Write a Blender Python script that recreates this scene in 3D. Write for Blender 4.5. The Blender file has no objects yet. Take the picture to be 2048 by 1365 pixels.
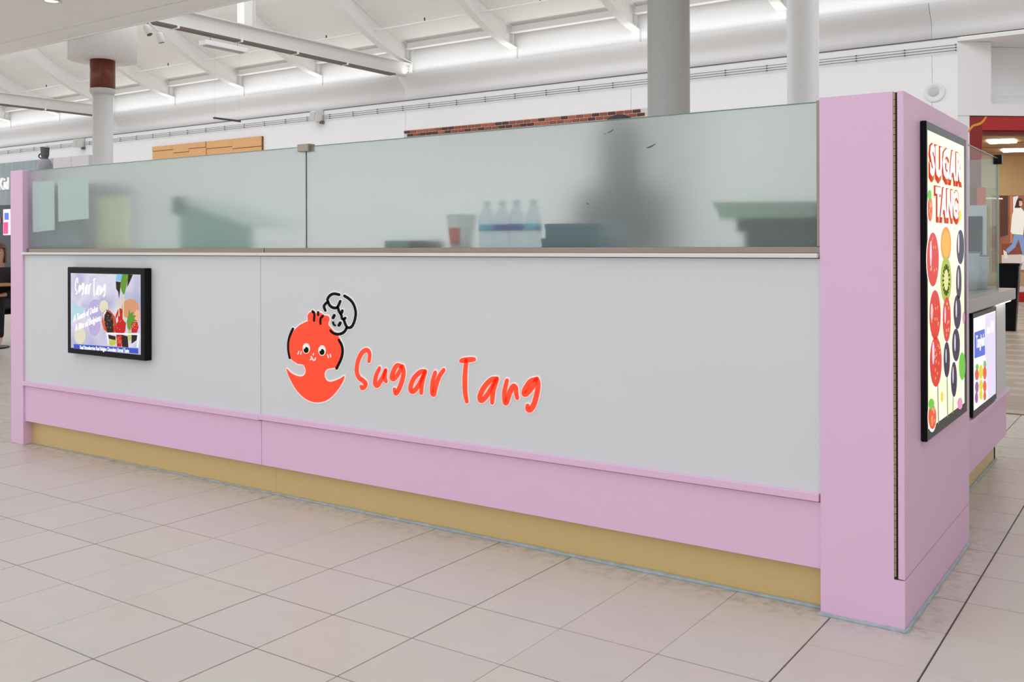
import bpy, bmesh, math, random
from mathutils import Vector, Matrix
from mathutils.geometry import tessellate_polygon
random.seed(7)
SC = bpy.context.scene
COL = SC.collection

# ------------------------------------------------------------------ camera
F_PX, YAW, ROLL, CY = 1937.27, 0.6049, -0.0027, 494.64
CAM = Vector((0.6956, -3.1056, 1.1774))
FW = Vector((-math.sin(YAW), math.cos(YAW), 0))
RT = Vector((math.cos(YAW), math.sin(YAW), 0))
UPV = Vector((0, 0, 1))
R2 = math.cos(ROLL) * RT + math.sin(ROLL) * UPV
U2 = -math.sin(ROLL) * RT + math.cos(ROLL) * UPV
cd = bpy.data.cameras.new('camera')
cd.sensor_fit = 'HORIZONTAL'
cd.sensor_width = 36
cd.lens = 36 * F_PX / 2048
cd.shift_y = -(682.5 - CY) / 2048
cd.clip_start = 0.05
cd.clip_end = 300
cam = bpy.data.objects.new('camera', cd)
COL.objects.link(cam)
cam.matrix_world = Matrix(((R2.x, U2.x, -FW.x, CAM.x), (R2.y, U2.y, -FW.y, CAM.y), (R2.z, U2.z, -FW.z, CAM.z), (0, 0, 0, 1)))
SC.camera = cam

# ------------------------------------------------------------------ light
world = bpy.data.worlds.new('world')
SC.world = world
world.use_nodes = True
bg = world.node_tree.nodes['Background']
bg.inputs[0].default_value = (0.955, 0.98, 1.0, 1)
bg.inputs[1].default_value = 1.0
SC.view_settings.view_transform = 'Standard'
SC.view_settings.look = 'None'
SC.view_settings.exposure = 0.19
SC.view_settings.gamma = 1
SC.view_settings.use_curve_mapping = False

def area_light(name, loc, size, power, rot=(0, 0, 0), color=(1, 1, 1)):
    ld = bpy.data.lights.new(name, 'AREA')
    ld.shape = 'RECTANGLE'
    ld.size, ld.size_y = size
    ld.energy = power
    ld.color = color
    o = bpy.data.objects.new(name, ld)
    COL.objects.link(o)
    o.location = loc
    o.rotation_euler = rot
    return o

# unseen area light added to brighten the hall, standing for a skylight
area_light('skylight_fill', (-20, 9.6, 11.0), (60, 5), 800, rot=(math.radians(38), 0, 0))
# cove strips standing on the cornice, washing the clerestory and the roof
area_light('cove_light', (-22, 18.54, 6.30), (64, 0.12), 125, rot=(math.radians(197), 0, 0), color=(1, 0.985, 0.95))

# ------------------------------------------------------------------ helpers
ORG = {}

def lin(c):
    return tuple((x / 12.92 if x <= 0.04045 else ((x + 0.055) / 1.055) ** 2.4) for x in (v / 255 for v in c))

_M = {}
def M(name, rgb, rough=0.5, metal=0.0, var=0.04, scale=14.0, emit=0.0, bump=0.0, spec=0.5, stretch=None):
    """procedural painted / moulded surface: rgb is linear albedo"""
    if name in _M:
        return _M[name]
    m = bpy.data.materials.new(name)
    m.use_nodes = True
    nt = m.node_tree
    b = nt.nodes['Principled BSDF']
    tc = nt.nodes.new('ShaderNodeTexCoord')
    nz = nt.nodes.new('ShaderNodeTexNoise')
    nz.inputs['Scale'].default_value = scale
    nz.inputs['Detail'].default_value = 4
    if stretch:
        mp = nt.nodes.new('ShaderNodeMapping')
        mp.inputs['Scale'].default_value = stretch
        nt.links.new(tc.outputs['Object'], mp.inputs[0])
        nt.links.new(mp.outputs[0], nz.inputs['Vector'])
    else:
        nt.links.new(tc.outputs['Object'], nz.inputs['Vector'])
    mx = nt.nodes.new('ShaderNodeMix')
    mx.data_type = 'RGBA'
    mx.inputs['A'].default_value = tuple(min(1, c * (1 - var)) for c in rgb) + (1,)
    mx.inputs['B'].default_value = tuple(min(1, c * (1 + var)) for c in rgb) + (1,)
    nt.links.new(nz.outputs['Fac'], mx.inputs['Factor'])
    nt.links.new(mx.outputs['Result'], b.inputs['Base Color'])
    b.inputs['Roughness'].default_value = rough
    b.inputs['Metallic'].default_value = metal
    b.inputs['Specular IOR Level'].default_value = spec
    if emit:
        nt.links.new(mx.outputs['Result'], b.inputs['Emission Color'])
        b.inputs['Emission Strength'].default_value = emit
    if bump:
        bp = nt.nodes.new('ShaderNodeBump')
        bp.inputs['Strength'].default_value = bump
        bp.inputs['Distance'].default_value = 0.005
        nt.links.new(nz.outputs['Fac'], bp.inputs['Height'])
        nt.links.new(bp.outputs[0], b.inputs['Normal'])
    _M[name] = m
    return m

def S(name, c, **k):           # colour given as the 0-255 tone of the thing
    return M(name, lin(c), **k)

def org(p):
    return ORG.get(p.name, Vector((0, 0, 0))) if p else Vector((0, 0, 0))

def props(o, label=None, cat=None, group=None, kind=None):
    if label: o['label'] = label
    if cat: o['category'] = cat
    if group: o['group'] = group
    if kind: o['kind'] = kind
    return o

def obj(name, bm, mat, parent=None, smooth=False, **kw):
    """world-space bmesh -> one mesh object; top-level things get their origin at the base"""
    me = bpy.data.meshes.new(name)
    if parent is None:
        if len(bm.verts):
            xs = [v.co.x for v in bm.verts]; ys = [v.co.y for v in bm.verts]; zs = [v.co.z for v in bm.verts]
            base = Vector(((min(xs) + max(xs)) / 2, (min(ys) + max(ys)) / 2, min(zs)))
        else:
            base = Vector((0, 0, 0))
    else:
        base = org(parent)
    bmesh.ops.translate(bm, verts=bm.verts, vec=-base)
    bmesh.ops.recalc_face_normals(bm, faces=bm.faces)
    bm.to_mesh(me)
    bm.free()
    if smooth:
        for p in me.polygons: p.use_smooth = True
    mats = mat if isinstance(mat, (list, tuple)) else [mat]
    for q in mats: me.materials.append(q)
    o = bpy.data.objects.new(name, me)
    COL.objects.link(o)
    if parent:
        o.parent = parent
    else:
        o.location = base
    ORG[o.name] = base
    props(o, **kw)
    return o

def empty(name, loc, **kw):
    o = bpy.data.objects.new(name, None)
    o.empty_display_size = 0.1
    COL.objects.link(o)
    o.location = loc
    ORG[o.name] = Vector(loc)
    props(o, **kw)
    return o

def clone(o, shift, parent=None, **kw):
    """copy a thing with its parts and sub-parts, moved by shift"""
    c = o.copy()
    COL.objects.link(c)
    if parent is None:
        c.location = o.location + Vector(shift)
        ORG[c.name] = ORG[o.name] + Vector(shift)
    else:
        c.parent = parent
    for ch in list(o.children):
        clone(ch, shift, c)
    props(c, **kw)
    return c

def nb():
    return bmesh.new()

def box(bm, x0, x1, y0, y1, z0, z1, bev=0.0, seg=1):
    t = bmesh.new()
    vs = [t.verts.new((x, y, z)) for x in (x0, x1) for y in (y0, y1) for z in (z0, z1)]
    for f in ((0, 1, 3, 2), (4, 6, 7, 5), (0, 4, 5, 1), (2, 3, 7, 6), (0, 2, 6, 4), (1, 5, 7, 3)):
        t.faces.new([vs[i] for i in f])
    if bev:
        bmesh.ops.bevel(t, geom=list(t.edges), offset=bev, segments=seg, affect='EDGES', profile=0.5)
    join(bm, t)
    return bm

def join(bm, t):
    mp = {}
    for v in t.verts: mp[v] = bm.verts.new(v.co)
    for f in t.faces:
        try: bm.faces.new([mp[v] for v in f.verts]).material_index = f.material_index
        except ValueError: pass
    t.free()

def B(*a, **k):
    return box(nb(), *a, **k)

def lathe(prof, c, n=24, bm=None, mi=0):
    """prof: (r, z) list, revolved about the vertical through c"""
    bm = bm or nb()
    rings = []
    for r, z in prof:
        if r < 1e-6:
            rings.append([bm.verts.new((c[0], c[1], z))])
        else:
            rings.append([bm.verts.new((c[0] + r * math.cos(2 * math.pi * k / n), c[1] + r * math.sin(2 * math.pi * k / n), z)) for k in range(n)])
    for a, b in zip(rings, rings[1:]):
        for k in range(n):
            p = [a[k % len(a)], a[(k + 1) % len(a)], b[(k + 1) % len(b)], b[k % len(b)]]
            q = []
            for v in p:
                if v not in q: q.append(v)
            if len(q) > 2:
                try: bm.faces.new(q).material_index = mi
                except ValueError: pass
    for r in (rings[0], rings[-1]):
        if len(r) > 2:
            try: bm.faces.new(r).material_index = mi
            except ValueError: pass
    return bm

def tube(pts, r, n=10, bm=None, closed=False):
    bm = bm or nb()
    pts = [Vector(p) for p in pts]
    rings = []
    N = len(pts)
    for i, p in enumerate(pts):
        d = (pts[min(i + 1, N - 1)] - pts[max(i - 1, 0)]).normalized()
        a = d.cross(Vector((0, 0, 1)))
        if a.length < 1e-3: a = d.cross(Vector((0, 1, 0)))
        a.normalize(); b = d.cross(a)
        rr = r[i] if isinstance(r, (list, tuple)) else r
        rings.append([bm.verts.new(p + a * rr * math.cos(2 * math.pi * k / n) + b * rr * math.sin(2 * math.pi * k / n)) for k in range(n)])
    for a, b in zip(rings, rings[1:]):
        for k in range(n):
            bm.faces.new((a[k], a[(k + 1) % n], b[(k + 1) % n], b[k]))
    bm.faces.new(rings[0]); bm.faces.new(rings[-1])
    return bm

def ball(c, r, bm=None, u=16, v=10):
    bm = bm or nb()
    t = bmesh.new()
    bmesh.ops.create_uvsphere(t, u_segments=u, v_segments=v, radius=1)
    r = r if isinstance(r, (list, tuple)) else (r, r, r)
    for q in t.verts: q.co = Vector((q.co.x * r[0] + c[0], q.co.y * r[1] + c[1], q.co.z * r[2] + c[2]))
    join(bm, t)
    return bm

def slab(pts, off, bm=None):
    """flat polygon given as 3-D points, thickened by the vector off"""
    bm = bm or nb()
    off = Vector(off)
    a = [bm.verts.new(p) for p in pts]
    b = [bm.verts.new(Vector(p) + off) for p in pts]
    n = len(a)
    for t in tessellate_polygon([[Vector(p) for p in pts]]):
        bm.faces.new([a[i] for i in t]); bm.faces.new([b[i] for i in t])
    for k in range(n):
        bm.faces.new((a[k], a[(k + 1) % n], b[(k + 1) % n], b[k]))
    return bm

def rail(a, b, w, h, bm=None, up=(0, 0, 1)):
    """rectangular bar from a to b"""
    bm = bm or nb()
    a, b = Vector(a), Vector(b)
    d = (b - a).normalized()
    s = d.cross(Vector(up))
    if s.length < 1e-3: s = d.cross(Vector((0, 1, 0)))
    s.normalize(); u = s.cross(d).normalized()
    v = []
    for p in (a, b):
        for i, j in ((-1, -1), (1, -1), (1, 1), (-1, 1)):
            v.append(bm.verts.new(p + s * w / 2 * i + u * h / 2 * j))
    for f in ((0, 1, 2, 3), (7, 6, 5, 4), (0, 4, 5, 1), (1, 5, 6, 2), (2, 6, 7, 3), (3, 7, 4, 0)):
        bm.faces.new([v[i] for i in f])
    return bm

def smooth_path(pts, per=6, closed=False):
    out = []
    P = [Vector((p[0], p[1])) for p in pts]
    n = len(P)
    rng = n if closed else n - 1
    for i in range(rng):
        if closed: p0, p1, p2, p3 = P[(i - 1) % n], P[i], P[(i + 1) % n], P[(i + 2) % n]
        else: p0, p1, p2, p3 = P[max(i - 1, 0)], P[i], P[i + 1], P[min(i + 2, n - 1)]
        for k in range(per):
            t = k / per
            out.append(0.5 * ((2 * p1) + (p2 - p0) * t + (2 * p0 - 5 * p1 + 4 * p2 - p3) * t * t + (3 * p1 - p0 - 3 * p2 + p3) * t ** 3))
    if not closed: out.append(P[-1])
    return out

def ribbon(bm, pts, w, fr, h0, h1, per=6, taper=0.0):
    """brush stroke: 2-D path of width w, raised from h0 to h1 on the plane fr(u, v, h)"""
    P = smooth_path(pts, per)
    n = len(P)
    Lp, Rp = [], []
    for i, p in enumerate(P):
        d = P[min(i + 1, n - 1)] - P[max(i - 1, 0)]
        if d.length < 1e-9: d = Vector((1, 0))
        d.normalize()
        nn = Vector((-d.y, d.x))
        t = i / (n - 1)
        ww = w / 2 * (1 - taper * abs(2 * t - 1) ** 2)
        Lp.append((p + nn * ww, d, ww)); Rp.append((p - nn * ww, d, ww))
    top = lambda q: bm.verts.new(fr(q.x, q.y, h1))
    bot = lambda q: bm.verts.new(fr(q.x, q.y, h0))
    lt = [top(q[0]) for q in Lp]; rt = [top(q[0]) for q in Rp]
    lb = [bot(q[0]) for q in Lp]; rb = [bot(q[0]) for q in Rp]
    for i in range(n - 1):
        bm.faces.new((lt[i], rt[i], rt[i + 1], lt[i + 1]))
        bm.faces.new((lb[i], lt[i], lt[i + 1], lb[i + 1]))
        bm.faces.new((rt[i], rb[i], rb[i + 1], rt[i + 1]))
    for i, s in ((0, -1), (n - 1, 1)):
        c = P[i]; d = Lp[i][1] * s; nn = Vector((-Lp[i][1].y, Lp[i][1].x)); ww = Lp[i][2]
        ring = [c + nn * ww * math.cos(a) + d * ww * math.sin(a) for a in [math.pi * k / 6 for k in range(7)]]
        tv = [top(q) for q in ring]; bv = [bot(q) for q in ring]
        bm.faces.new(tv)
        for k in range(6): bm.faces.new((tv[k], tv[k + 1], bv[k + 1], bv[k]))
    return bm

def blob(bm, pts, fr, h0, h1):
    a = [bm.verts.new(fr(p[0], p[1], h1)) for p in pts]
    b = [bm.verts.new(fr(p[0], p[1], h0)) for p in pts]
    for t in tessellate_polygon([[Vector((p[0], p[1], 0)) for p in pts]]):
        bm.faces.new([a[i] for i in t])
    for k in range(len(a)):
        bm.faces.new((a[k], a[(k + 1) % len(a)], b[(k + 1) % len(a)], b[k]))
    return bm

def grow(pts, d):
    """offset a closed outline outwards by d"""
    P = [Vector((p[0], p[1])) for p in pts]
    n = len(P)
    area = sum(P[i].x * P[(i + 1) % n].y - P[(i + 1) % n].x * P[i].y for i in range(n))
    s = 1 if area > 0 else -1
    out = []
    for i in range(n):
        t = (P[(i + 1) % n] - P[i - 1])
        if t.length < 1e-9: continue
        t.normalize()
        out.append(P[i] + Vector((t.y, -t.x)) * d * s)
    return out

def lettering(text, p0, p1, p2, fr, h0, h1, shear=0.0, bold=0.0, space=1.0):
    """text in the built-in face, fitted so that its baseline runs p0 -> p1 and its height is p2 - p0"""
    cu = bpy.data.curves.new('text', 'FONT')
    cu.body = text
    cu.offset = bold
    cu.shear = shear
    cu.space_character = space
    cu.resolution_u = 2
    o = bpy.data.objects.new('text', cu)
    COL.objects.link(o)
    dg = bpy.context.evaluated_depsgraph_get()
    me = bpy.data.meshes.new_from_object(o.evaluated_get(dg))
    bpy.data.objects.remove(o)
    bpy.data.curves.remove(cu)
    xs = [v.co.x for v in me.vertices]; ys = [v.co.y for v in me.vertices]
    x0, x1 = min(xs), max(xs)
    y0 = 0 if min(ys) < -0.12 else min(ys)
    y1 = max(ys)
    bm = nb()
    bm.from_mesh(me)
    bpy.data.meshes.remove(me)
    bmesh.ops.dissolve_limit(bm, angle_limit=0.01, verts=bm.verts, edges=bm.edges)
    p0, p1, p2 = Vector(p0), Vector(p1), Vector(p2)
    for v in bm.verts:
        s = (v.co.x - x0) / (x1 - x0); t = (v.co.y - y0) / (y1 - y0)
        q = p0 + (p1 - p0) * s + (p2 - p0) * t
        v.co = fr(q.x, q.y, h1)
    r = bmesh.ops.extrude_face_region(bm, geom=list(bm.faces))
    dv = fr(0, 0, h0) - fr(0, 0, h1)
    bmesh.ops.translate(bm, verts=[g for g in r['geom'] if isinstance(g, bmesh.types.BMVert)], vec=dv)
    return bm

def skin(name, joints, edges, mat, parent, sub=2, **kw):
    """limbs grown round a skeleton: joints {name: (x, y, z, rx[, ry])}"""
    keys = list(joints)
    me = bpy.data.meshes.new(name)
    base = org(parent)
    me.from_pydata([Vector(joints[k][:3]) - base for k in keys], [(keys.index(a), keys.index(b)) for a, b in edges], [])
    me.materials.append(mat)
    o = bpy.data.objects.new(name, me)
    COL.objects.link(o)
    if parent: o.parent = parent
    ORG[o.name] = base
    md = o.modifiers.new('skin', 'SKIN')
    md.use_smooth_shade = True
    for i, k in enumerate(keys):
        j = joints[k]
        sv = me.skin_vertices[0].data[i]
        sv.radius = (j[3], j[4] if len(j) > 4 else j[3])
        sv.use_root = (i == 0)
    ss = o.modifiers.new('subdivision', 'SUBSURF')
    ss.levels = ss.render_levels = sub
    props(o, **kw)
    return o

# ------------------------------------------------------------------ traced outlines in metres (panel plane)
LOGO_BODY=[[-2.5942,0.842],[-2.5953,0.8641],[-2.5867,0.8784],[-2.5695,0.8851],[-2.5525,0.8825],[-2.5412,0.8781],[-2.5271,0.8826],[-2.5075,0.8813],[-2.4947,0.8719],[-2.4797,0.8713],[-2.463,0.8679],[-2.4564,0.8575],[-2.4604,0.8435],[-2.4659,0.8334],[-2.4549,0.8221],[-2.433,0.8053],[-2.4111,0.7887],[-2.3948,0.7738],[-2.3814,0.7549],[-2.3744,0.7358],[-2.3723,0.7164],[-2.3773,0.6926],[-2.3871,0.6724],[-2.4007,0.652],[-2.4171,0.641],[-2.4446,0.6364],[-2.4722,0.6293],[-2.4851,0.6185],[-2.489,0.6024],[-2.4835,0.5869],[-2.4697,0.5761],[-2.4503,0.5744],[-2.4228,0.5817],[-2.3901,0.5939],[-2.3646,0.6068],[-2.3712,0.5876],[-2.3848,0.567],[-2.4066,0.5417],[-2.4341,0.5158],[-2.4672,0.4932],[-2.5006,0.4804],[-2.5343,0.4742],[-2.5683,0.4744],[-2.6025,0.4814],[-2.637,0.4966],[-2.6689,0.5182],[-2.698,0.5485],[-2.7215,0.5793],[-2.7373,0.6138],[-2.7184,0.602],[-2.6949,0.5915],[-2.6657,0.5846],[-2.6396,0.5841],[-2.6205,0.5908],[-2.6095,0.6057],[-2.6106,0.6217],[-2.6203,0.6364],[-2.6365,0.641],[-2.6597,0.6414],[-2.683,0.6492],[-2.7035,0.6601],[-2.7152,0.6778],[-2.7198,0.7],[-2.7191,0.7245],[-2.712,0.7535],[-2.6971,0.7787],[-2.6824,0.7957],[-2.6532,0.8173],[-2.6242,0.8307],[-2.6011,0.8389]]
LOGO_BLACK=[[[-2.6924,0.8013],[-2.7119,0.7698],[-2.7226,0.7366],[-2.7228,0.6998],[-2.7135,0.6656]],[[-2.396,0.7651],[-2.3787,0.7394],[-2.3745,0.7123],[-2.3843,0.6804],[-2.4117,0.6375]],[[-2.5622,0.8862],[-2.5509,0.8758],[-2.5527,0.8457]],[[-2.5271,0.8834],[-2.5255,0.8727]],[[-2.4964,0.8686],[-2.5104,0.8554],[-2.5116,0.8335]],[[-2.4812,0.8942],[-2.4901,0.9117],[-2.4778,0.926],[-2.4628,0.9324]],[[-2.4628,0.9324],[-2.4672,0.9449],[-2.4516,0.9623],[-2.4269,0.9708],[-2.3941,0.9674]],[[-2.4628,0.9324],[-2.4546,0.9188],[-2.4381,0.9095],[-2.4161,0.9075],[-2.4025,0.9146],[-2.3877,0.9386]],[[-2.4025,0.9107],[-2.3955,0.8933],[-2.3825,0.8781],[-2.3772,0.8626],[-2.3664,0.8592],[-2.3577,0.8646]],[[-2.3749,0.8967],[-2.3825,0.882]],[[-2.3664,0.8592],[-2.3594,0.8419],[-2.3477,0.8241]],[[-2.3617,0.9627],[-2.3295,0.948],[-2.3057,0.9255],[-2.2941,0.8949],[-2.2979,0.8639],[-2.3113,0.8362],[-2.3273,0.8239],[-2.3477,0.8229]],[[-2.3477,0.8229],[-2.3623,0.8047],[-2.3839,0.7939],[-2.4111,0.7906],[-2.433,0.7955],[-2.4484,0.8046]]]
LOGO_DOTS=[[[-2.4327,0.8632],[-2.425,0.8737]],[[-2.3968,0.8309],[-2.3881,0.8415]]]
LOGO_THIN=[[[-2.4345,0.8434],[-2.4307,0.8334],[-2.4208,0.8287]]]
EYE_WHITE=[[[-2.5793,0.717],[-2.5799,0.7116],[-2.5817,0.7064],[-2.5846,0.7017],[-2.5884,0.6976],[-2.593,0.6945],[-2.5981,0.6924],[-2.6034,0.6915],[-2.6088,0.6917],[-2.6139,0.6932],[-2.6185,0.6958],[-2.6223,0.6994],[-2.6251,0.7039],[-2.6269,0.7089],[-2.6275,0.7142],[-2.6269,0.7197],[-2.6251,0.7249],[-2.6222,0.7296],[-2.6183,0.7337],[-2.6137,0.7368],[-2.6086,0.7389],[-2.6032,0.7398],[-2.5979,0.7395],[-2.5928,0.738],[-2.5883,0.7353],[-2.5845,0.7317],[-2.5816,0.7273],[-2.5799,0.7223]],[[-2.478,0.7133],[-2.4786,0.708],[-2.4804,0.7028],[-2.4832,0.6982],[-2.4869,0.6942],[-2.4913,0.6911],[-2.4963,0.689],[-2.5015,0.6881],[-2.5067,0.6884],[-2.5117,0.6898],[-2.5162,0.6924],[-2.5199,0.696],[-2.5227,0.7003],[-2.5244,0.7053],[-2.525,0.7105],[-2.5244,0.7159],[-2.5226,0.7211],[-2.5198,0.7258],[-2.516,0.7297],[-2.5115,0.7328],[-2.5066,0.7349],[-2.5013,0.7358],[-2.4961,0.7355],[-2.4912,0.734],[-2.4868,0.7314],[-2.4831,0.7278],[-2.4803,0.7235],[-2.4786,0.7186]]]
EYE_PUPIL=[[[-2.5873,0.7097],[-2.5877,0.7066],[-2.5889,0.7037],[-2.5908,0.701],[-2.5934,0.6987],[-2.5964,0.6969],[-2.5998,0.6956],[-2.6034,0.6951],[-2.607,0.6952],[-2.6104,0.696],[-2.6134,0.6975],[-2.616,0.6995],[-2.6179,0.702],[-2.6191,0.7048],[-2.6195,0.7078],[-2.619,0.7109],[-2.6178,0.7139],[-2.6159,0.7166],[-2.6133,0.7189],[-2.6103,0.7207],[-2.6069,0.7219],[-2.6033,0.7225],[-2.5997,0.7223],[-2.5963,0.7215],[-2.5933,0.72],[-2.5908,0.718],[-2.5889,0.7155],[-2.5877,0.7127]],[[-2.4858,0.7065],[-2.4862,0.7035],[-2.4874,0.7006],[-2.4893,0.6979],[-2.4918,0.6956],[-2.4947,0.6938],[-2.498,0.6926],[-2.5015,0.6921],[-2.505,0.6922],[-2.5083,0.693],[-2.5113,0.6944],[-2.5137,0.6964],[-2.5156,0.6989],[-2.5168,0.7017],[-2.5171,0.7046],[-2.5167,0.7077],[-2.5156,0.7106],[-2.5137,0.7133],[-2.5112,0.7156],[-2.5082,0.7173],[-2.5049,0.7185],[-2.5014,0.7191],[-2.4979,0.7189],[-2.4946,0.7181],[-2.4917,0.7167],[-2.4892,0.7147],[-2.4874,0.7123],[-2.4862,0.7095]]]
EYE_GLINT=[[[-2.6073,0.7206],[-2.6083,0.7174],[-2.6108,0.7148],[-2.6143,0.7138],[-2.6177,0.7145],[-2.6202,0.7167],[-2.6211,0.7198],[-2.6202,0.7231],[-2.6177,0.7256],[-2.6142,0.7267],[-2.6108,0.726],[-2.6082,0.7238]],[[-2.5053,0.7165],[-2.5062,0.7132],[-2.5087,0.7108],[-2.5121,0.7097],[-2.5154,0.7104],[-2.5179,0.7126],[-2.5188,0.7157],[-2.5179,0.7189],[-2.5154,0.7214],[-2.512,0.7224],[-2.5087,0.7218],[-2.5062,0.7196]]]
FACE_WHITE=[[[-2.572,0.6797],[-2.5652,0.6741],[-2.5761,0.6662]],[[-2.5652,0.6741],[-2.5585,0.6654],[-2.5471,0.6673],[-2.5437,0.6751]],[[-2.5561,0.6943],[-2.5578,0.6894]],[[-2.6519,0.6987],[-2.6577,0.6874]],[[-2.6362,0.6984],[-2.6392,0.6885]],[[-2.4665,0.695],[-2.461,0.6835]],[[-2.4499,0.6972],[-2.4466,0.6875]]]
LETTERS={"S":[[[-2.2153,0.6826],[-2.211,0.7106],[-2.2193,0.7273],[-2.2377,0.7281],[-2.2588,0.7139],[-2.2767,0.6879],[-2.287,0.6562],[-2.2871,0.6282],[-2.2736,0.6055],[-2.2509,0.5949],[-2.2349,0.5825],[-2.2434,0.5676],[-2.2569,0.5616],[-2.2619,0.568]]],"u":[[[-2.1534,0.6561],[-2.1732,0.6241],[-2.1799,0.5898],[-2.166,0.5817],[-2.1404,0.6112],[-2.1183,0.6494]],[[-2.1183,0.6494],[-2.1241,0.6185],[-2.116,0.6021]]],"g":[[[-2.0275,0.6725],[-2.0537,0.6744],[-2.0738,0.6494],[-2.0836,0.6215],[-2.0699,0.6177],[-2.0459,0.6412],[-2.0259,0.6708]],[[-2.0219,0.6729],[-2.0165,0.6475],[-2.0261,0.6108],[-2.0461,0.5701],[-2.0622,0.5555],[-2.0685,0.5713]]],"a":[[[-1.8975,0.6601],[-1.9244,0.6559],[-1.9617,0.6246],[-1.979,0.5846],[-1.9673,0.5706],[-1.9401,0.5924],[-1.9014,0.6516]],[[-1.8975,0.6601],[-1.9153,0.6163],[-1.9201,0.5686]]],"r":[[[-1.8444,0.6598],[-1.8581,0.6207],[-1.8613,0.5764],[-1.8515,0.5708],[-1.8447,0.5954],[-1.8257,0.6407],[-1.7995,0.6735]]],"T":[[[-1.7098,0.7165],[-1.6824,0.7217],[-1.643,0.727]],[[-1.6824,0.72],[-1.6898,0.6565],[-1.6893,0.5936],[-1.6808,0.5543]]],"a2":[[[-1.5314,0.657],[-1.5591,0.651],[-1.594,0.6184],[-1.6152,0.5799],[-1.6068,0.5648],[-1.5802,0.5874],[-1.537,0.6498]],[[-1.5301,0.6571],[-1.5495,0.6107],[-1.5545,0.5609]]],"n":[[[-1.4823,0.654],[-1.4947,0.6097],[-1.4934,0.5736],[-1.4853,0.5682],[-1.4703,0.6061],[-1.4534,0.6324],[-1.4413,0.6279],[-1.4387,0.6088],[-1.4341,0.5899]]],"g2":[[[-1.3495,0.669],[-1.3737,0.6579],[-1.3955,0.6288],[-1.4021,0.6102],[-1.3902,0.6112],[-1.3639,0.6368],[-1.343,0.6695]],[[-1.341,0.6713],[-1.3365,0.6499],[-1.3418,0.6169],[-1.3563,0.5721],[-1.3734,0.5498],[-1.3852,0.5509],[-1.3858,0.5639]]]}
TV_QUAD=[[-4.489,1.0678],[-3.7562,1.073],[-3.748,0.5906],[-4.484,0.5842],[-4.4528,1.0346],[-3.8066,1.0398],[-3.8014,0.6202],[-4.4467,0.6146]]
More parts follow.
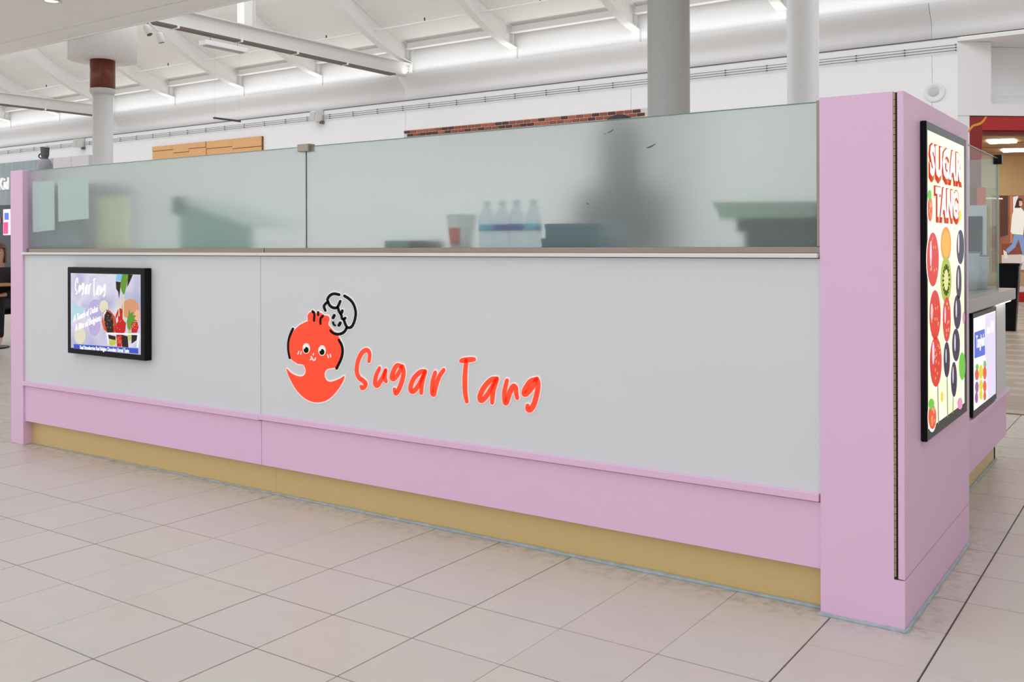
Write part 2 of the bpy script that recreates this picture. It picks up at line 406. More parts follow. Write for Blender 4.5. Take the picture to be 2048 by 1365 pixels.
TV={"blue":[[[-4.4209,0.64],[-3.8245,0.6493],[-3.8232,0.6214],[-4.421,0.6138]]],"orange":[[[-3.8116,0.8576],[-3.8143,0.8438],[-3.8222,0.8308],[-3.8348,0.8193],[-3.8512,0.8102],[-3.8704,0.8041],[-3.8911,0.8015],[-3.9118,0.8025],[-3.9312,0.8071],[-3.9479,0.815],[-3.9608,0.8256],[-3.9688,0.8383],[-3.9715,0.8522],[-3.9687,0.8662],[-3.9605,0.8795],[-3.9476,0.891],[-3.9308,0.9],[-3.9114,0.9059],[-3.8906,0.9083],[-3.87,0.9071],[-3.8508,0.9023],[-3.8345,0.8944],[-3.822,0.8838],[-3.8142,0.8712]]],"peach":[[[-3.8061,0.8197],[-3.8081,0.8067],[-3.8134,0.7955],[-3.8214,0.7878],[-3.8309,0.7848],[-3.8403,0.787],[-3.8483,0.794],[-3.8536,0.8049],[-3.8555,0.8178],[-3.8535,0.8309],[-3.8481,0.8422],[-3.84,0.8498],[-3.8306,0.8527],[-3.8212,0.8505],[-3.8132,0.8434],[-3.8079,0.8326]]],"teal":[[[-4.4438,0.8905],[-4.4158,0.8823],[-4.388,0.856],[-4.321,0.8447],[-4.2975,0.85],[-4.3211,0.8268],[-4.3605,0.7985],[-4.4404,0.7682]]],"violet":[[[-4.1441,0.8419],[-4.1475,0.8241],[-4.1573,0.8078],[-4.1724,0.7946],[-4.1916,0.7857],[-4.2128,0.782],[-4.2342,0.7839],[-4.2535,0.7914],[-4.2688,0.8036],[-4.2787,0.8193],[-4.282,0.8371],[-4.2785,0.8552],[-4.2685,0.8716],[-4.253,0.8849],[-4.2336,0.8936],[-4.2123,0.8971],[-4.1911,0.8949],[-4.172,0.8873],[-4.157,0.8751],[-4.1474,0.8594]],[[-4.1672,0.753],[-4.1699,0.7352],[-4.1775,0.7189],[-4.1894,0.7056],[-4.2043,0.6967],[-4.2209,0.6931],[-4.2375,0.695],[-4.2525,0.7025],[-4.2644,0.7147],[-4.2721,0.7305],[-4.2746,0.7483],[-4.2719,0.7663],[-4.2641,0.7827],[-4.2521,0.796],[-4.237,0.8048],[-4.2204,0.8083],[-4.2038,0.8061],[-4.189,0.7985],[-4.1772,0.7863],[-4.1698,0.7706]]],"cream":[[[-4.0915,0.8612],[-4.0941,0.8491],[-4.1012,0.8384],[-4.1122,0.8302],[-4.1257,0.8255],[-4.1401,0.825],[-4.1536,0.8287],[-4.1647,0.8362],[-4.1719,0.8465],[-4.1743,0.8585],[-4.1718,0.8706],[-4.1645,0.8814],[-4.1534,0.8896],[-4.1398,0.8942],[-4.1254,0.8946],[-4.112,0.8909],[-4.101,0.8834],[-4.0939,0.8731]],[[-4.306,0.6933],[-4.3094,0.6763],[-4.319,0.661],[-4.3337,0.6492],[-4.3517,0.6423],[-4.3709,0.6413],[-4.389,0.6462],[-4.4038,0.6565],[-4.4134,0.6709],[-4.4167,0.6878],[-4.4132,0.7049],[-4.4035,0.7203],[-4.3886,0.7321],[-4.3704,0.7388],[-4.3512,0.7397],[-4.3333,0.7346],[-4.3187,0.7243],[-4.3093,0.7099]]],"leaf":[[[-3.962,1.0377],[-3.9079,1.0385],[-3.9138,1.0084],[-3.9262,0.9738],[-3.9444,0.9305],[-3.9516,0.9303],[-3.966,0.9429],[-3.9805,0.9727],[-3.973,1.0031]],[[-3.9234,0.7852],[-3.9089,0.82],[-3.9001,0.8546],[-3.8945,0.8291],[-3.866,0.843],[-3.8696,0.8215],[-3.8378,0.8227],[-3.8591,0.8049],[-3.8273,0.7934],[-3.8733,0.7873],[-3.8949,0.7393],[-3.9164,0.7512]]],"lightblue":[[[-4.0131,1.0348],[-3.9656,1.0377],[-3.9716,1.0022],[-4.0206,1.0001]]],"dark":[[[-4.0206,0.9988],[-3.9767,0.9965],[-3.9842,0.9467],[-3.9917,0.9077],[-3.9988,0.9421],[-4.0171,0.959]],[[-3.9079,1.0385],[-3.8687,1.0369],[-3.8938,1.0002],[-3.919,0.9697]],[[-4.1293,0.7985],[-4.1216,0.8295],[-4.0991,0.8347],[-4.062,0.823],[-4.0473,0.7844],[-4.0417,0.7238],[-4.0996,0.721],[-4.1219,0.7638]],[[-4.0922,0.7083],[-4.0256,0.7029],[-4.0257,0.6812],[-4.0849,0.6868]],[[-3.9671,0.7144],[-3.9166,0.7083],[-3.9097,0.6487],[-3.9674,0.6497]],[[-3.8808,0.7187],[-3.8312,0.7211],[-3.8384,0.691],[-3.881,0.6717]]],"choc":[[[-4.152,0.7757],[-4.1367,0.829],[-4.1065,0.8454],[-4.0693,0.8358],[-4.0325,0.811],[-4.0179,0.7682],[-4.0329,0.722],[-4.0996,0.7188],[-4.1333,0.7369]]],"red":[[[-4.0253,0.7679],[-4.0251,0.8113],[-4.0029,0.8468],[-3.981,0.8562],[-3.952,0.8442],[-3.9522,0.8055],[-3.9306,0.7763],[-3.9381,0.733],[-3.9526,0.7216],[-4.0255,0.7224],[-4.0401,0.7456]],[[-3.884,0.7868],[-3.8309,0.789],[-3.8204,0.7598],[-3.8346,0.7315],[-3.8807,0.7293]],[[-4.0182,0.7119],[-3.9598,0.7148],[-3.9746,0.6493],[-4.0112,0.6481]]],"orangered":[[[-4.092,0.7476],[-4.0475,0.7539],[-4.0402,0.7238],[-4.0922,0.7192]],[[-4.1482,0.7802],[-4.1219,0.7769],[-4.1108,0.7424],[-4.1295,0.7415]]],"lime":[[[-4.0849,0.6781],[-4.033,0.6851],[-4.0184,0.6642],[-4.0553,0.6491],[-4.0776,0.6523]],[[-3.9092,0.743],[-3.8878,0.7397],[-3.888,0.6884],[-3.9095,0.6873]]],"drip":[[[-3.9968,0.9075],[-3.9895,0.9077],[-3.9884,0.8386],[-3.9848,0.8129],[-3.9958,0.8124]],[[-3.9552,0.9302],[-3.9444,0.9305],[-3.9483,0.8573],[-3.9485,0.8142],[-3.9378,0.7803],[-3.9594,0.8009]]],"white":[[[-4.1109,0.7183],[-3.8136,0.7283],[-3.8136,0.7198],[-4.1109,0.7095]],[[-4.1086,0.7184],[-4.0996,0.7188],[-4.085,0.6562],[-4.094,0.6557]],[[-3.8241,0.7278],[-3.815,0.7283],[-3.8209,0.6538],[-3.835,0.653]],[[-4.1367,0.8114],[-4.1291,0.8293],[-4.1066,0.841],[-4.1104,0.8299],[-4.1254,0.8162],[-4.1331,0.7808]],[[-4.0178,0.7943],[-4.0031,0.8165],[-4.0017,0.7862],[-4.0143,0.7727]]]}
TV_TXT={"t1":[[-4.4035,0.9368],[-4.1173,0.9436],[-4.4032,1.0]],"t2":[[-4.4243,0.7643],[-4.1859,0.8316],[-4.4242,0.8005]],"t3":[[-4.4086,0.713],[-4.1633,0.7818],[-4.4084,0.7492]],"t4":[[-4.3575,0.6152],[-3.9012,0.6227],[-4.3574,0.6323]]}
PO_FRAME=[[0.2115,1.5795],[0.9286,1.5861],[0.2342,0.543],[0.9195,0.5456]]
PO_SCREEN=[[0.2327,1.5474],[0.8708,1.5694],[0.8626,0.5685],[0.2347,0.5839]]
PO={"red":[[[0.4006,1.1318],[0.3956,1.1036],[0.3817,1.0785],[0.3606,1.0591],[0.3345,1.0471],[0.306,1.0437],[0.2781,1.049],[0.2533,1.0624],[0.234,1.0823],[0.2219,1.107],[0.2179,1.134],[0.2225,1.1609],[0.2353,1.1853],[0.2551,1.2048],[0.2802,1.2176],[0.3083,1.2222],[0.3367,1.2181],[0.3625,1.2055],[0.3831,1.1855],[0.3963,1.1601]],[[0.4295,0.9429],[0.4247,0.9171],[0.4113,0.8945],[0.3909,0.8774],[0.3657,0.8675],[0.3382,0.8656],[0.3112,0.8718],[0.2873,0.8853],[0.2686,0.9047],[0.2569,0.9281],[0.2531,0.9534],[0.2575,0.9781],[0.2698,1.0001],[0.289,1.0173],[0.3132,1.028],[0.3404,1.031],[0.3678,1.0258],[0.3927,1.013],[0.4126,0.9935],[0.4253,0.9693]],[[0.4445,0.7822],[0.4393,0.7562],[0.4252,0.7338],[0.4036,0.7174],[0.3769,0.7085],[0.3478,0.7079],[0.3193,0.7154],[0.294,0.7301],[0.2743,0.7506],[0.2619,0.7749],[0.2578,0.8006],[0.2625,0.8255],[0.2755,0.8473],[0.2957,0.8638],[0.3213,0.8736],[0.35,0.8754],[0.379,0.869],[0.4054,0.8549],[0.4265,0.8342],[0.44,0.8091]],[[0.6042,0.917],[0.6004,0.8924],[0.59,0.8708],[0.5741,0.8542],[0.5544,0.8445],[0.5329,0.8424],[0.5118,0.8479],[0.493,0.8606],[0.4783,0.879],[0.469,0.9014],[0.4661,0.9257],[0.4697,0.9496],[0.4795,0.9708],[0.4947,0.9874],[0.5138,0.9976],[0.5351,1.0006],[0.5565,0.9957],[0.5759,0.9835],[0.5913,0.965],[0.6011,0.9421]]],"orange":[[[0.6185,1.1839],[0.6136,1.1646],[0.5998,1.1473],[0.5787,1.1338],[0.5525,1.1253],[0.5239,1.1227],[0.4959,1.126],[0.471,1.1349],[0.4515,1.1484],[0.4392,1.1652],[0.4351,1.1837],[0.4397,1.2022],[0.4524,1.2191],[0.4723,1.2326],[0.4974,1.2416],[0.5256,1.245],[0.5541,1.2424],[0.58,1.234],[0.6008,1.2205],[0.6141,1.2032]]],"kiwi":[[[0.6194,1.0562],[0.6142,1.0306],[0.6,1.0079],[0.5783,0.9906],[0.5513,0.9801],[0.522,0.9776],[0.4932,0.9829],[0.4676,0.9956],[0.4477,1.0142],[0.4352,1.037],[0.4311,1.0617],[0.4358,1.0862],[0.449,1.1082],[0.4694,1.1257],[0.4952,1.1368],[0.5242,1.1405],[0.5534,1.1362],[0.5801,1.1242],[0.6013,1.1055],[0.615,1.0821]]],"kiwi_core":[[[0.5642,1.0578],[0.562,1.0467],[0.556,1.0369],[0.5468,1.0293],[0.5352,1.0246],[0.5226,1.0234],[0.5101,1.0256],[0.4989,1.031],[0.4901,1.0392],[0.4846,1.0492],[0.4828,1.0602],[0.4849,1.0711],[0.4907,1.0808],[0.4997,1.0884],[0.511,1.0932],[0.5236,1.0947],[0.5362,1.0926],[0.5475,1.0873],[0.5566,1.0792],[0.5623,1.069]]],"orange_in":[[[0.5973,1.1839],[0.5935,1.1687],[0.5829,1.155],[0.5666,1.1443],[0.5463,1.1376],[0.5241,1.1354],[0.5022,1.138],[0.4828,1.145],[0.4675,1.1557],[0.4579,1.169],[0.4547,1.1838],[0.4583,1.1985],[0.4683,1.2118],[0.4838,1.2226],[0.5035,1.2296],[0.5254,1.2323],[0.5475,1.2302],[0.5676,1.2235],[0.5837,1.2128],[0.5939,1.1991]]],"grape":[[[0.8637,1.1731],[0.8597,1.153],[0.8489,1.135],[0.8324,1.1209],[0.8118,1.112],[0.7894,1.1092],[0.7672,1.1127],[0.7476,1.122],[0.7322,1.1362],[0.7225,1.1539],[0.7193,1.1733],[0.723,1.1928],[0.7332,1.2105],[0.749,1.2246],[0.769,1.2339],[0.7912,1.2373],[0.8136,1.2344],[0.8339,1.2255],[0.85,1.2113],[0.8603,1.1932]],[[0.8087,1.0424],[0.8059,1.0227],[0.7982,1.005],[0.7865,0.9914],[0.7719,0.9829],[0.756,0.9805],[0.7403,0.9844],[0.7263,0.994],[0.7154,1.0083],[0.7085,1.0261],[0.7064,1.0456],[0.7091,1.065],[0.7164,1.0823],[0.7278,1.096],[0.742,1.1047],[0.7578,1.1076],[0.7737,1.1042],[0.788,1.0949],[0.7993,1.0804],[0.8064,1.0624]],[[0.7984,0.932],[0.7946,0.9124],[0.7841,0.8952],[0.768,0.8822],[0.7481,0.8745],[0.7263,0.873],[0.7048,0.8776],[0.6856,0.8878],[0.6707,0.9026],[0.6612,0.9206],[0.6582,0.9399],[0.6618,0.9589],[0.6717,0.9758],[0.687,0.9889],[0.7064,0.9969],[0.728,0.9991],[0.7498,0.9951],[0.7695,0.9852],[0.7851,0.9704],[0.7951,0.952]],[[0.7736,0.8118],[0.7697,0.7934],[0.7589,0.7775],[0.7424,0.7658],[0.7219,0.7592],[0.6995,0.7585],[0.6775,0.7636],[0.6578,0.7739],[0.6424,0.7884],[0.6327,0.8056],[0.6296,0.824],[0.6332,0.8418],[0.6434,0.8573],[0.6591,0.8692],[0.679,0.8761],[0.7012,0.8774],[0.7235,0.8729],[0.7438,0.8629],[0.7599,0.8484],[0.7702,0.8308]],[[0.7153,0.6914],[0.7123,0.6719],[0.7041,0.6551],[0.6917,0.6426],[0.6763,0.6355],[0.6594,0.6346],[0.6427,0.6398],[0.6278,0.6506],[0.6162,0.6659],[0.6089,0.6842],[0.6066,0.7037],[0.6094,0.7227],[0.6172,0.7393],[0.6292,0.7519],[0.6443,0.7593],[0.6611,0.7607],[0.6779,0.756],[0.6931,0.7454],[0.7052,0.73],[0.7128,0.7114]],[[0.5865,0.7759],[0.5835,0.7567],[0.5755,0.7399],[0.5632,0.7274],[0.5479,0.7201],[0.5313,0.719],[0.5148,0.7238],[0.5001,0.7343],[0.4887,0.7491],[0.4814,0.7671],[0.4791,0.7863],[0.4819,0.805],[0.4896,0.8215],[0.5015,0.8341],[0.5164,0.8417],[0.5329,0.8434],[0.5495,0.839],[0.5646,0.8288],[0.5765,0.8139],[0.584,0.7956]]],"gleam":[[[0.7675,1.1868],[0.7645,1.1646],[0.7572,1.1509],[0.7484,1.151],[0.7415,1.1647],[0.7391,1.1867],[0.7421,1.2088],[0.7494,1.2225],[0.7582,1.2226],[0.7651,1.209]],[[0.7571,1.0548],[0.7546,1.0327],[0.7487,1.0193],[0.7417,1.0195],[0.7363,1.0334],[0.7345,1.0555],[0.7369,1.0774],[0.7428,1.091],[0.7497,1.0908],[0.7552,1.077]],[[0.7189,0.9472],[0.716,0.9285],[0.7088,0.9173],[0.7003,0.9179],[0.6935,0.9298],[0.6912,0.9487],[0.6941,0.9672],[0.7011,0.9785],[0.7097,0.9781],[0.7165,0.9661]],[[0.6922,0.8266],[0.6893,0.8082],[0.6823,0.7972],[0.6738,0.798],[0.6671,0.8101],[0.6648,0.8289],[0.6677,0.8472],[0.6746,0.8582],[0.6831,0.8576],[0.6898,0.8455]],[[0.6523,0.7143],[0.65,0.696],[0.6444,0.6852],[0.6378,0.686],[0.6326,0.698],[0.6308,0.7167],[0.6331,0.7349],[0.6386,0.7457],[0.6453,0.745],[0.6505,0.733]],[[0.5272,0.7944],[0.525,0.7796],[0.5198,0.7709],[0.5135,0.7715],[0.5086,0.7812],[0.5069,0.7963],[0.509,0.811],[0.5142,0.8198],[0.5205,0.8192],[0.5254,0.8095]],[[0.2892,1.1524],[0.2859,1.127],[0.2778,1.1114],[0.2681,1.1116],[0.2605,1.1273],[0.2578,1.1526],[0.2611,1.1778],[0.2691,1.1934],[0.2788,1.1934],[0.2865,1.1778]],[[0.3026,0.9601],[0.2994,0.9433],[0.2913,0.9333],[0.2815,0.9339],[0.2738,0.9449],[0.271,0.9619],[0.2742,0.9786],[0.2822,0.9886],[0.292,0.9881],[0.2998,0.9772]],[[0.3261,0.823],[0.3223,0.8005],[0.3129,0.7874],[0.3017,0.7885],[0.2928,0.8034],[0.2896,0.8263],[0.2933,0.8486],[0.3026,0.8618],[0.3139,0.8609],[0.3229,0.8461]],[[0.5164,0.9378],[0.5137,0.92],[0.5072,0.9094],[0.4995,0.9099],[0.4933,0.9213],[0.4912,0.9393],[0.4938,0.957],[0.5002,0.9677],[0.508,0.9673],[0.5142,0.9559]]],"berry":[[[0.3001,1.2992],[0.2983,1.2865],[0.2933,1.275],[0.2857,1.2658],[0.2762,1.2598],[0.2658,1.2576],[0.2555,1.2593],[0.2463,1.2649],[0.2391,1.2736],[0.2345,1.2847],[0.2331,1.2971],[0.2349,1.3096],[0.2397,1.321],[0.2471,1.3302],[0.2565,1.3364],[0.2668,1.3388],[0.2772,1.3372],[0.2865,1.3318],[0.2939,1.323],[0.2986,1.3118]],[[0.3512,0.6084],[0.3481,0.596],[0.3394,0.5858],[0.3259,0.5787],[0.3092,0.5754],[0.2909,0.5763],[0.2729,0.5811],[0.2567,0.5894],[0.2441,0.6002],[0.2361,0.6127],[0.2335,0.6255],[0.2364,0.6375],[0.2447,0.6476],[0.2576,0.6548],[0.2738,0.6583],[0.292,0.6579],[0.3102,0.6534],[0.3268,0.6453],[0.34,0.6343],[0.3484,0.6216]]],"green":[[[0.2849,1.3443],[0.2836,1.3391],[0.28,1.3343],[0.2745,1.3303],[0.2676,1.3277],[0.26,1.3266],[0.2524,1.3271],[0.2457,1.3292],[0.2404,1.3327],[0.237,1.3371],[0.2359,1.3422],[0.2371,1.3474],[0.2406,1.3522],[0.246,1.3561],[0.2528,1.3588],[0.2604,1.36],[0.268,1.3595],[0.2748,1.3574],[0.2803,1.354],[0.2837,1.3495]],[[0.3193,0.6542],[0.3172,0.6488],[0.3113,0.6445],[0.3022,0.6417],[0.2908,0.6407],[0.2782,0.6415],[0.2657,0.6441],[0.2546,0.6483],[0.2458,0.6535],[0.2402,0.6593],[0.2384,0.6651],[0.2404,0.6704],[0.2461,0.6747],[0.255,0.6775],[0.2662,0.6786],[0.2787,0.6779],[0.2912,0.6753],[0.3026,0.6712],[0.3116,0.666],[0.3174,0.6601]],[[0.8781,0.7227],[0.8749,0.7067],[0.8662,0.693],[0.8528,0.6829],[0.8362,0.6774],[0.818,0.6769],[0.8001,0.6815],[0.7841,0.6907],[0.7715,0.7034],[0.7636,0.7186],[0.7611,0.7347],[0.7641,0.7502],[0.7724,0.7637],[0.7853,0.7738],[0.8015,0.7797],[0.8195,0.7806],[0.8376,0.7764],[0.854,0.7674],[0.8671,0.7546],[0.8754,0.7392]]],"yellow":[[[0.8123,1.2905],[0.7919,1.2693],[0.76,1.2765],[0.7603,1.3018],[0.7925,1.3106]],[[0.4675,0.6593],[0.4536,0.642],[0.4318,0.6522],[0.4321,0.6755],[0.4541,0.6801]]],"pink":[[[0.8197,0.5893],[0.8173,0.5829],[0.8106,0.5777],[0.8002,0.5743],[0.7873,0.5731],[0.7731,0.574],[0.759,0.577],[0.7464,0.5818],[0.7364,0.5879],[0.7301,0.5947],[0.728,0.6016],[0.7303,0.608],[0.7368,0.6131],[0.7468,0.6165],[0.7595,0.6179],[0.7737,0.6171],[0.7879,0.6142],[0.8007,0.6095],[0.811,0.6033],[0.8175,0.5964]],[[0.8687,0.9059],[0.8678,0.8992],[0.8651,0.8932],[0.8611,0.8885],[0.8561,0.8857],[0.8505,0.885],[0.8451,0.8865],[0.8402,0.8899],[0.8363,0.895],[0.8339,0.9013],[0.8331,0.9081],[0.8341,0.9148],[0.8367,0.9208],[0.8407,0.9254],[0.8457,0.9282],[0.8512,0.929],[0.8567,0.9276],[0.8616,0.9242],[0.8655,0.9191],[0.868,0.9128]]],"stick":[[[0.3738,0.7155],[0.388,0.7139],[0.4006,0.5765],[0.3862,0.5786]],[[0.5313,0.7225],[0.5441,0.7211],[0.555,0.5761],[0.5422,0.578]],[[0.6432,0.6419],[0.654,0.6405],[0.6477,0.5757],[0.6369,0.5772]]]}
PO_TXT={"SUGAR":[[0.2582,1.4056],[0.803,1.4131],[0.2595,1.5119]],"TANG":[[0.3409,1.274],[0.735,1.2747],[0.3422,1.3765]]}
SS_FRAME=[[1.7049,0.8686],[2.3787,0.8693],[2.3706,0.3969],[1.6976,0.3937]]
SS_SCREEN=[[1.7168,0.8506],[2.3475,0.8423],[2.3403,0.425],[1.7153,0.4293]]
SS={"blue":[[[1.733,0.7821],[2.0081,0.7787],[2.017,0.6535],[1.7337,0.6633]]],"lavender":[[[2.0283,0.8429],[2.3413,0.8412],[2.3342,0.4258],[2.1052,0.4314],[2.0251,0.6482]]],"white":[[[2.1974,0.8021],[2.2861,0.8012],[2.2851,0.7437],[2.1964,0.7455]],[[2.0771,0.7798],[2.1737,0.7778],[2.1732,0.7472],[2.0766,0.7475]]],"green":[[[1.8412,0.6122],[1.838,0.6066],[1.8291,0.6025],[1.8158,0.6005],[1.8002,0.601],[1.7848,0.6038],[1.7718,0.6085],[1.7633,0.6144],[1.7603,0.6206],[1.7634,0.6261],[1.7722,0.6302],[1.7852,0.6322],[1.8007,0.6318],[1.8162,0.6291],[1.8294,0.6244],[1.8382,0.6184]],[[2.0492,0.6045],[2.0462,0.5977],[2.0377,0.5926],[2.0252,0.59],[2.0105,0.5901],[1.9959,0.593],[1.9837,0.5982],[1.9756,0.605],[1.9729,0.6122],[1.9758,0.6189],[1.9841,0.6239],[1.9965,0.6267],[2.0111,0.6266],[2.0257,0.6238],[2.0381,0.6186],[2.0464,0.6118]]],"red":[[[1.8432,0.5765],[1.8392,0.5667],[1.8279,0.5594],[1.8113,0.5555],[1.7919,0.5557],[1.7727,0.5599],[1.7566,0.5675],[1.746,0.5772],[1.7424,0.5876],[1.7463,0.5971],[1.7572,0.6045],[1.7735,0.6084],[1.7928,0.6084],[1.8121,0.6044],[1.8285,0.5969],[1.8395,0.5871]],[[2.0596,0.5619],[2.0556,0.55],[2.0447,0.5408],[2.0285,0.5356],[2.0096,0.5353],[1.9909,0.5399],[1.9753,0.5486],[1.9649,0.56],[1.9615,0.5725],[1.9653,0.5843],[1.976,0.5935],[1.9919,0.5987],[2.0106,0.5992],[2.0295,0.5949],[2.0454,0.5862],[2.056,0.5746]],[[2.0586,0.4974],[2.0546,0.4873],[2.0437,0.4797],[2.0275,0.4757],[2.0087,0.476],[1.99,0.4804],[1.9743,0.4882],[1.964,0.4984],[1.9604,0.5092],[1.9643,0.5191],[1.9749,0.5267],[1.9908,0.5308],[2.0095,0.5308],[2.0283,0.5265],[2.0443,0.5187],[2.055,0.5085]],[[2.0468,0.4528],[2.0437,0.4444],[2.0352,0.4381],[2.0227,0.4347],[2.008,0.4349],[1.9935,0.4386],[1.9812,0.4451],[1.9732,0.4535],[1.9705,0.4626],[1.9735,0.4709],[1.9818,0.4772],[1.9941,0.4806],[2.0087,0.4805],[2.0233,0.477],[2.0357,0.4705],[2.044,0.462]]],"yellow":[[[1.9615,0.5771],[1.9568,0.5646],[1.9439,0.555],[1.9249,0.5498],[1.9026,0.5498],[1.8807,0.5548],[1.8623,0.5641],[1.8501,0.5763],[1.846,0.5895],[1.8505,0.6018],[1.863,0.6113],[1.8816,0.6166],[1.9037,0.6169],[1.9259,0.6121],[1.9447,0.6029],[1.9573,0.5905]],[[1.9552,0.5143],[1.9509,0.5045],[1.9392,0.4971],[1.9219,0.4933],[1.9018,0.4938],[1.8818,0.4983],[1.865,0.5062],[1.854,0.5162],[1.8502,0.5268],[1.8543,0.5366],[1.8656,0.5439],[1.8826,0.5478],[1.9026,0.5475],[1.9227,0.5432],[1.9398,0.5353],[1.9513,0.5252]],[[1.9491,0.4698],[1.9453,0.4608],[1.9348,0.4541],[1.9192,0.4508],[1.9011,0.4513],[1.8831,0.4555],[1.868,0.4628],[1.858,0.472],[1.8547,0.4818],[1.8583,0.4907],[1.8686,0.4974],[1.8838,0.5008],[1.9019,0.5005],[1.92,0.4964],[1.9353,0.4891],[1.9456,0.4798]]],"purple":[[[1.8372,0.5195],[1.8335,0.5098],[1.8234,0.5024],[1.8085,0.4985],[1.7911,0.4987],[1.7738,0.5028],[1.7593,0.5103],[1.7497,0.52],[1.7465,0.5304],[1.75,0.54],[1.7599,0.5474],[1.7745,0.5513],[1.7919,0.5513],[1.8093,0.5473],[1.824,0.5399],[1.8339,0.5301]],[[1.8211,0.4728],[1.8179,0.4631],[1.8089,0.4557],[1.7957,0.4517],[1.7802,0.4518],[1.765,0.4558],[1.7521,0.4632],[1.7436,0.4728],[1.7408,0.4832],[1.744,0.4928],[1.7527,0.5002],[1.7657,0.5042],[1.7811,0.5043],[1.7964,0.5004],[1.8095,0.493],[1.8182,0.4833]]]}
SS_TXT=[[1.7691,0.7072],[1.9986,0.7009],[1.77,0.7641]]
# ------------------------------------------------------------------ materials
WHITE_PANEL = M('panel_laminate', (0.70, 0.72, 0.735), rough=0.42, var=0.02, scale=3)
PINK = M('pink_laminate', (0.81, 0.53, 0.735), rough=0.45, var=0.02, scale=2.5)
GOLD = M('gold_laminate', (0.68, 0.50, 0.22), rough=0.38, metal=0.15, var=0.05, scale=60, stretch=(0.3, 1, 4))
GREY_CAULK = M('grey_sealant', (0.36, 0.43, 0.46), rough=0.7, var=0.35, scale=30, bump=0.4)
STEEL = M('steel_brown_reflection', (0.30, 0.24, 0.20), rough=0.22, metal=0.9, var=0.12, scale=2, stretch=(1.2, 1, 1))  # brown of the reflected surroundings painted into the metal colour
CLIP = M('clip_metal', (0.36, 0.31, 0.25), rough=0.35, metal=0.8)
BLACK = M('black_plastic', (0.005, 0.005, 0.006), rough=0.3, var=0.1, spec=0.12)
HINGE_M = M('hinge_brass', (0.42, 0.33, 0.22), rough=0.4, metal=0.7, var=0.3, scale=80)
GAP = M('dark_gap', (0.02, 0.012, 0.012), rough=0.9)
WALLW = M('wall_paint', (0.84, 0.845, 0.86), rough=0.85, var=0.012, scale=0.6)
ROOFW = M('roof_paint', (0.86, 0.855, 0.84), rough=0.8, var=0.02, scale=0.5)
STEELW = M('white_steel_paint', (0.83, 0.83, 0.81), rough=0.55, var=0.02, scale=1.5)
BEAMG = M('grey_beam_paint', (0.72, 0.71, 0.69), rough=0.6, var=0.04, scale=2)
BEAMD = M('dark_brown_grey', (0.16, 0.14, 0.12), rough=0.7, var=0.1, scale=3)
SOFF = M('soffit_paint', (0.93, 0.935, 0.94), rough=0.85, var=0.02, scale=0.7)
DARKLINE = M('dark_rail', (0.10, 0.095, 0.09), rough=0.5, metal=0.3)
COLP = M('column_paint', (0.70, 0.70, 0.70), rough=0.5, var=0.02, scale=2)

def frosted():
    m = bpy.data.materials.new('frosted_glass')
    m.use_nodes = True
    nt = m.node_tree
    nt.nodes.clear()
    out = nt.nodes.new('ShaderNodeOutputMaterial')
    gl = nt.nodes.new('ShaderNodeBsdfGlass')
    gl.inputs['Color'].default_value = (0.925, 0.975, 0.965, 1)
    gl.inputs['Roughness'].default_value = 0.37
    gl.inputs['IOR'].default_value = 1.28
    tl = nt.nodes.new('ShaderNodeBsdfTranslucent')
    tl.inputs['Color'].default_value = (0.90, 0.95, 0.94, 1)
    df = nt.nodes.new('ShaderNodeBsdfDiffuse')
    df.inputs['Color'].default_value = (0.78, 0.83, 0.82, 1)
    nz = nt.nodes.new('ShaderNodeTexNoise')
    nz.inputs['Scale'].default_value = 1.2
    tc = nt.nodes.new('ShaderNodeTexCoord')
    nt.links.new(tc.outputs['Object'], nz.inputs['Vector'])
    mr = nt.nodes.new('ShaderNodeMapRange')
    mr.inputs['To Min'].default_value = 0.13
    mr.inputs['To Max'].default_value = 0.18
    nt.links.new(nz.outputs['Fac'], mr.inputs['Value'])
    m1 = nt.nodes.new('ShaderNodeMixShader')
    m1.inputs[0].default_value = 0.45
    m2 = nt.nodes.new('ShaderNodeMixShader')
    nt.links.new(tl.outputs[0], m1.inputs[1]); nt.links.new(df.outputs[0], m1.inputs[2])
    nt.links.new(mr.outputs[0], m2.inputs[0])
    nt.links.new(gl.outputs[0], m2.inputs[1]); nt.links.new(m1.outputs[0], m2.inputs[2])
    nt.links.new(m2.outputs[0], out.inputs[0])
    return m
FROST = frosted()

def thin_glass(name, col, gloss):
    m = bpy.data.materials.new(name)
    m.use_nodes = True
    nt = m.node_tree
    nt.nodes.clear()
    out = nt.nodes.new('ShaderNodeOutputMaterial')
    tr = nt.nodes.new('ShaderNodeBsdfTransparent')
    tr.inputs[0].default_value = col + (1,)
    gs = nt.nodes.new('ShaderNodeBsdfGlossy')
    gs.inputs['Roughness'].default_value = 0.02
    nz = nt.nodes.new('ShaderNodeTexNoise')
    nz.inputs['Scale'].default_value = 2
    mr = nt.nodes.new('ShaderNodeMapRange')
    mr.inputs['To Min'].default_value = gloss * 0.8
    mr.inputs['To Max'].default_value = gloss * 1.2
    nt.links.new(nz.outputs['Fac'], mr.inputs['Value'])
    mx = nt.nodes.new('ShaderNodeMixShader')
    nt.links.new(mr.outputs[0], mx.inputs[0])
    nt.links.new(tr.outputs[0], mx.inputs[1]); nt.links.new(gs.outputs[0], mx.inputs[2])
    nt.links.new(mx.outputs[0], out.inputs[0])
    return m
GLASS = thin_glass('thin_clear_glass', (0.95, 0.98, 0.965), 0.07)
GLASSEDGE = thin_glass('thin_green_glass', (0.78, 0.85, 0.81), 0.10)
PLASTIC = thin_glass('thin_clear_plastic', (0.84, 0.88, 0.91), 0.08)

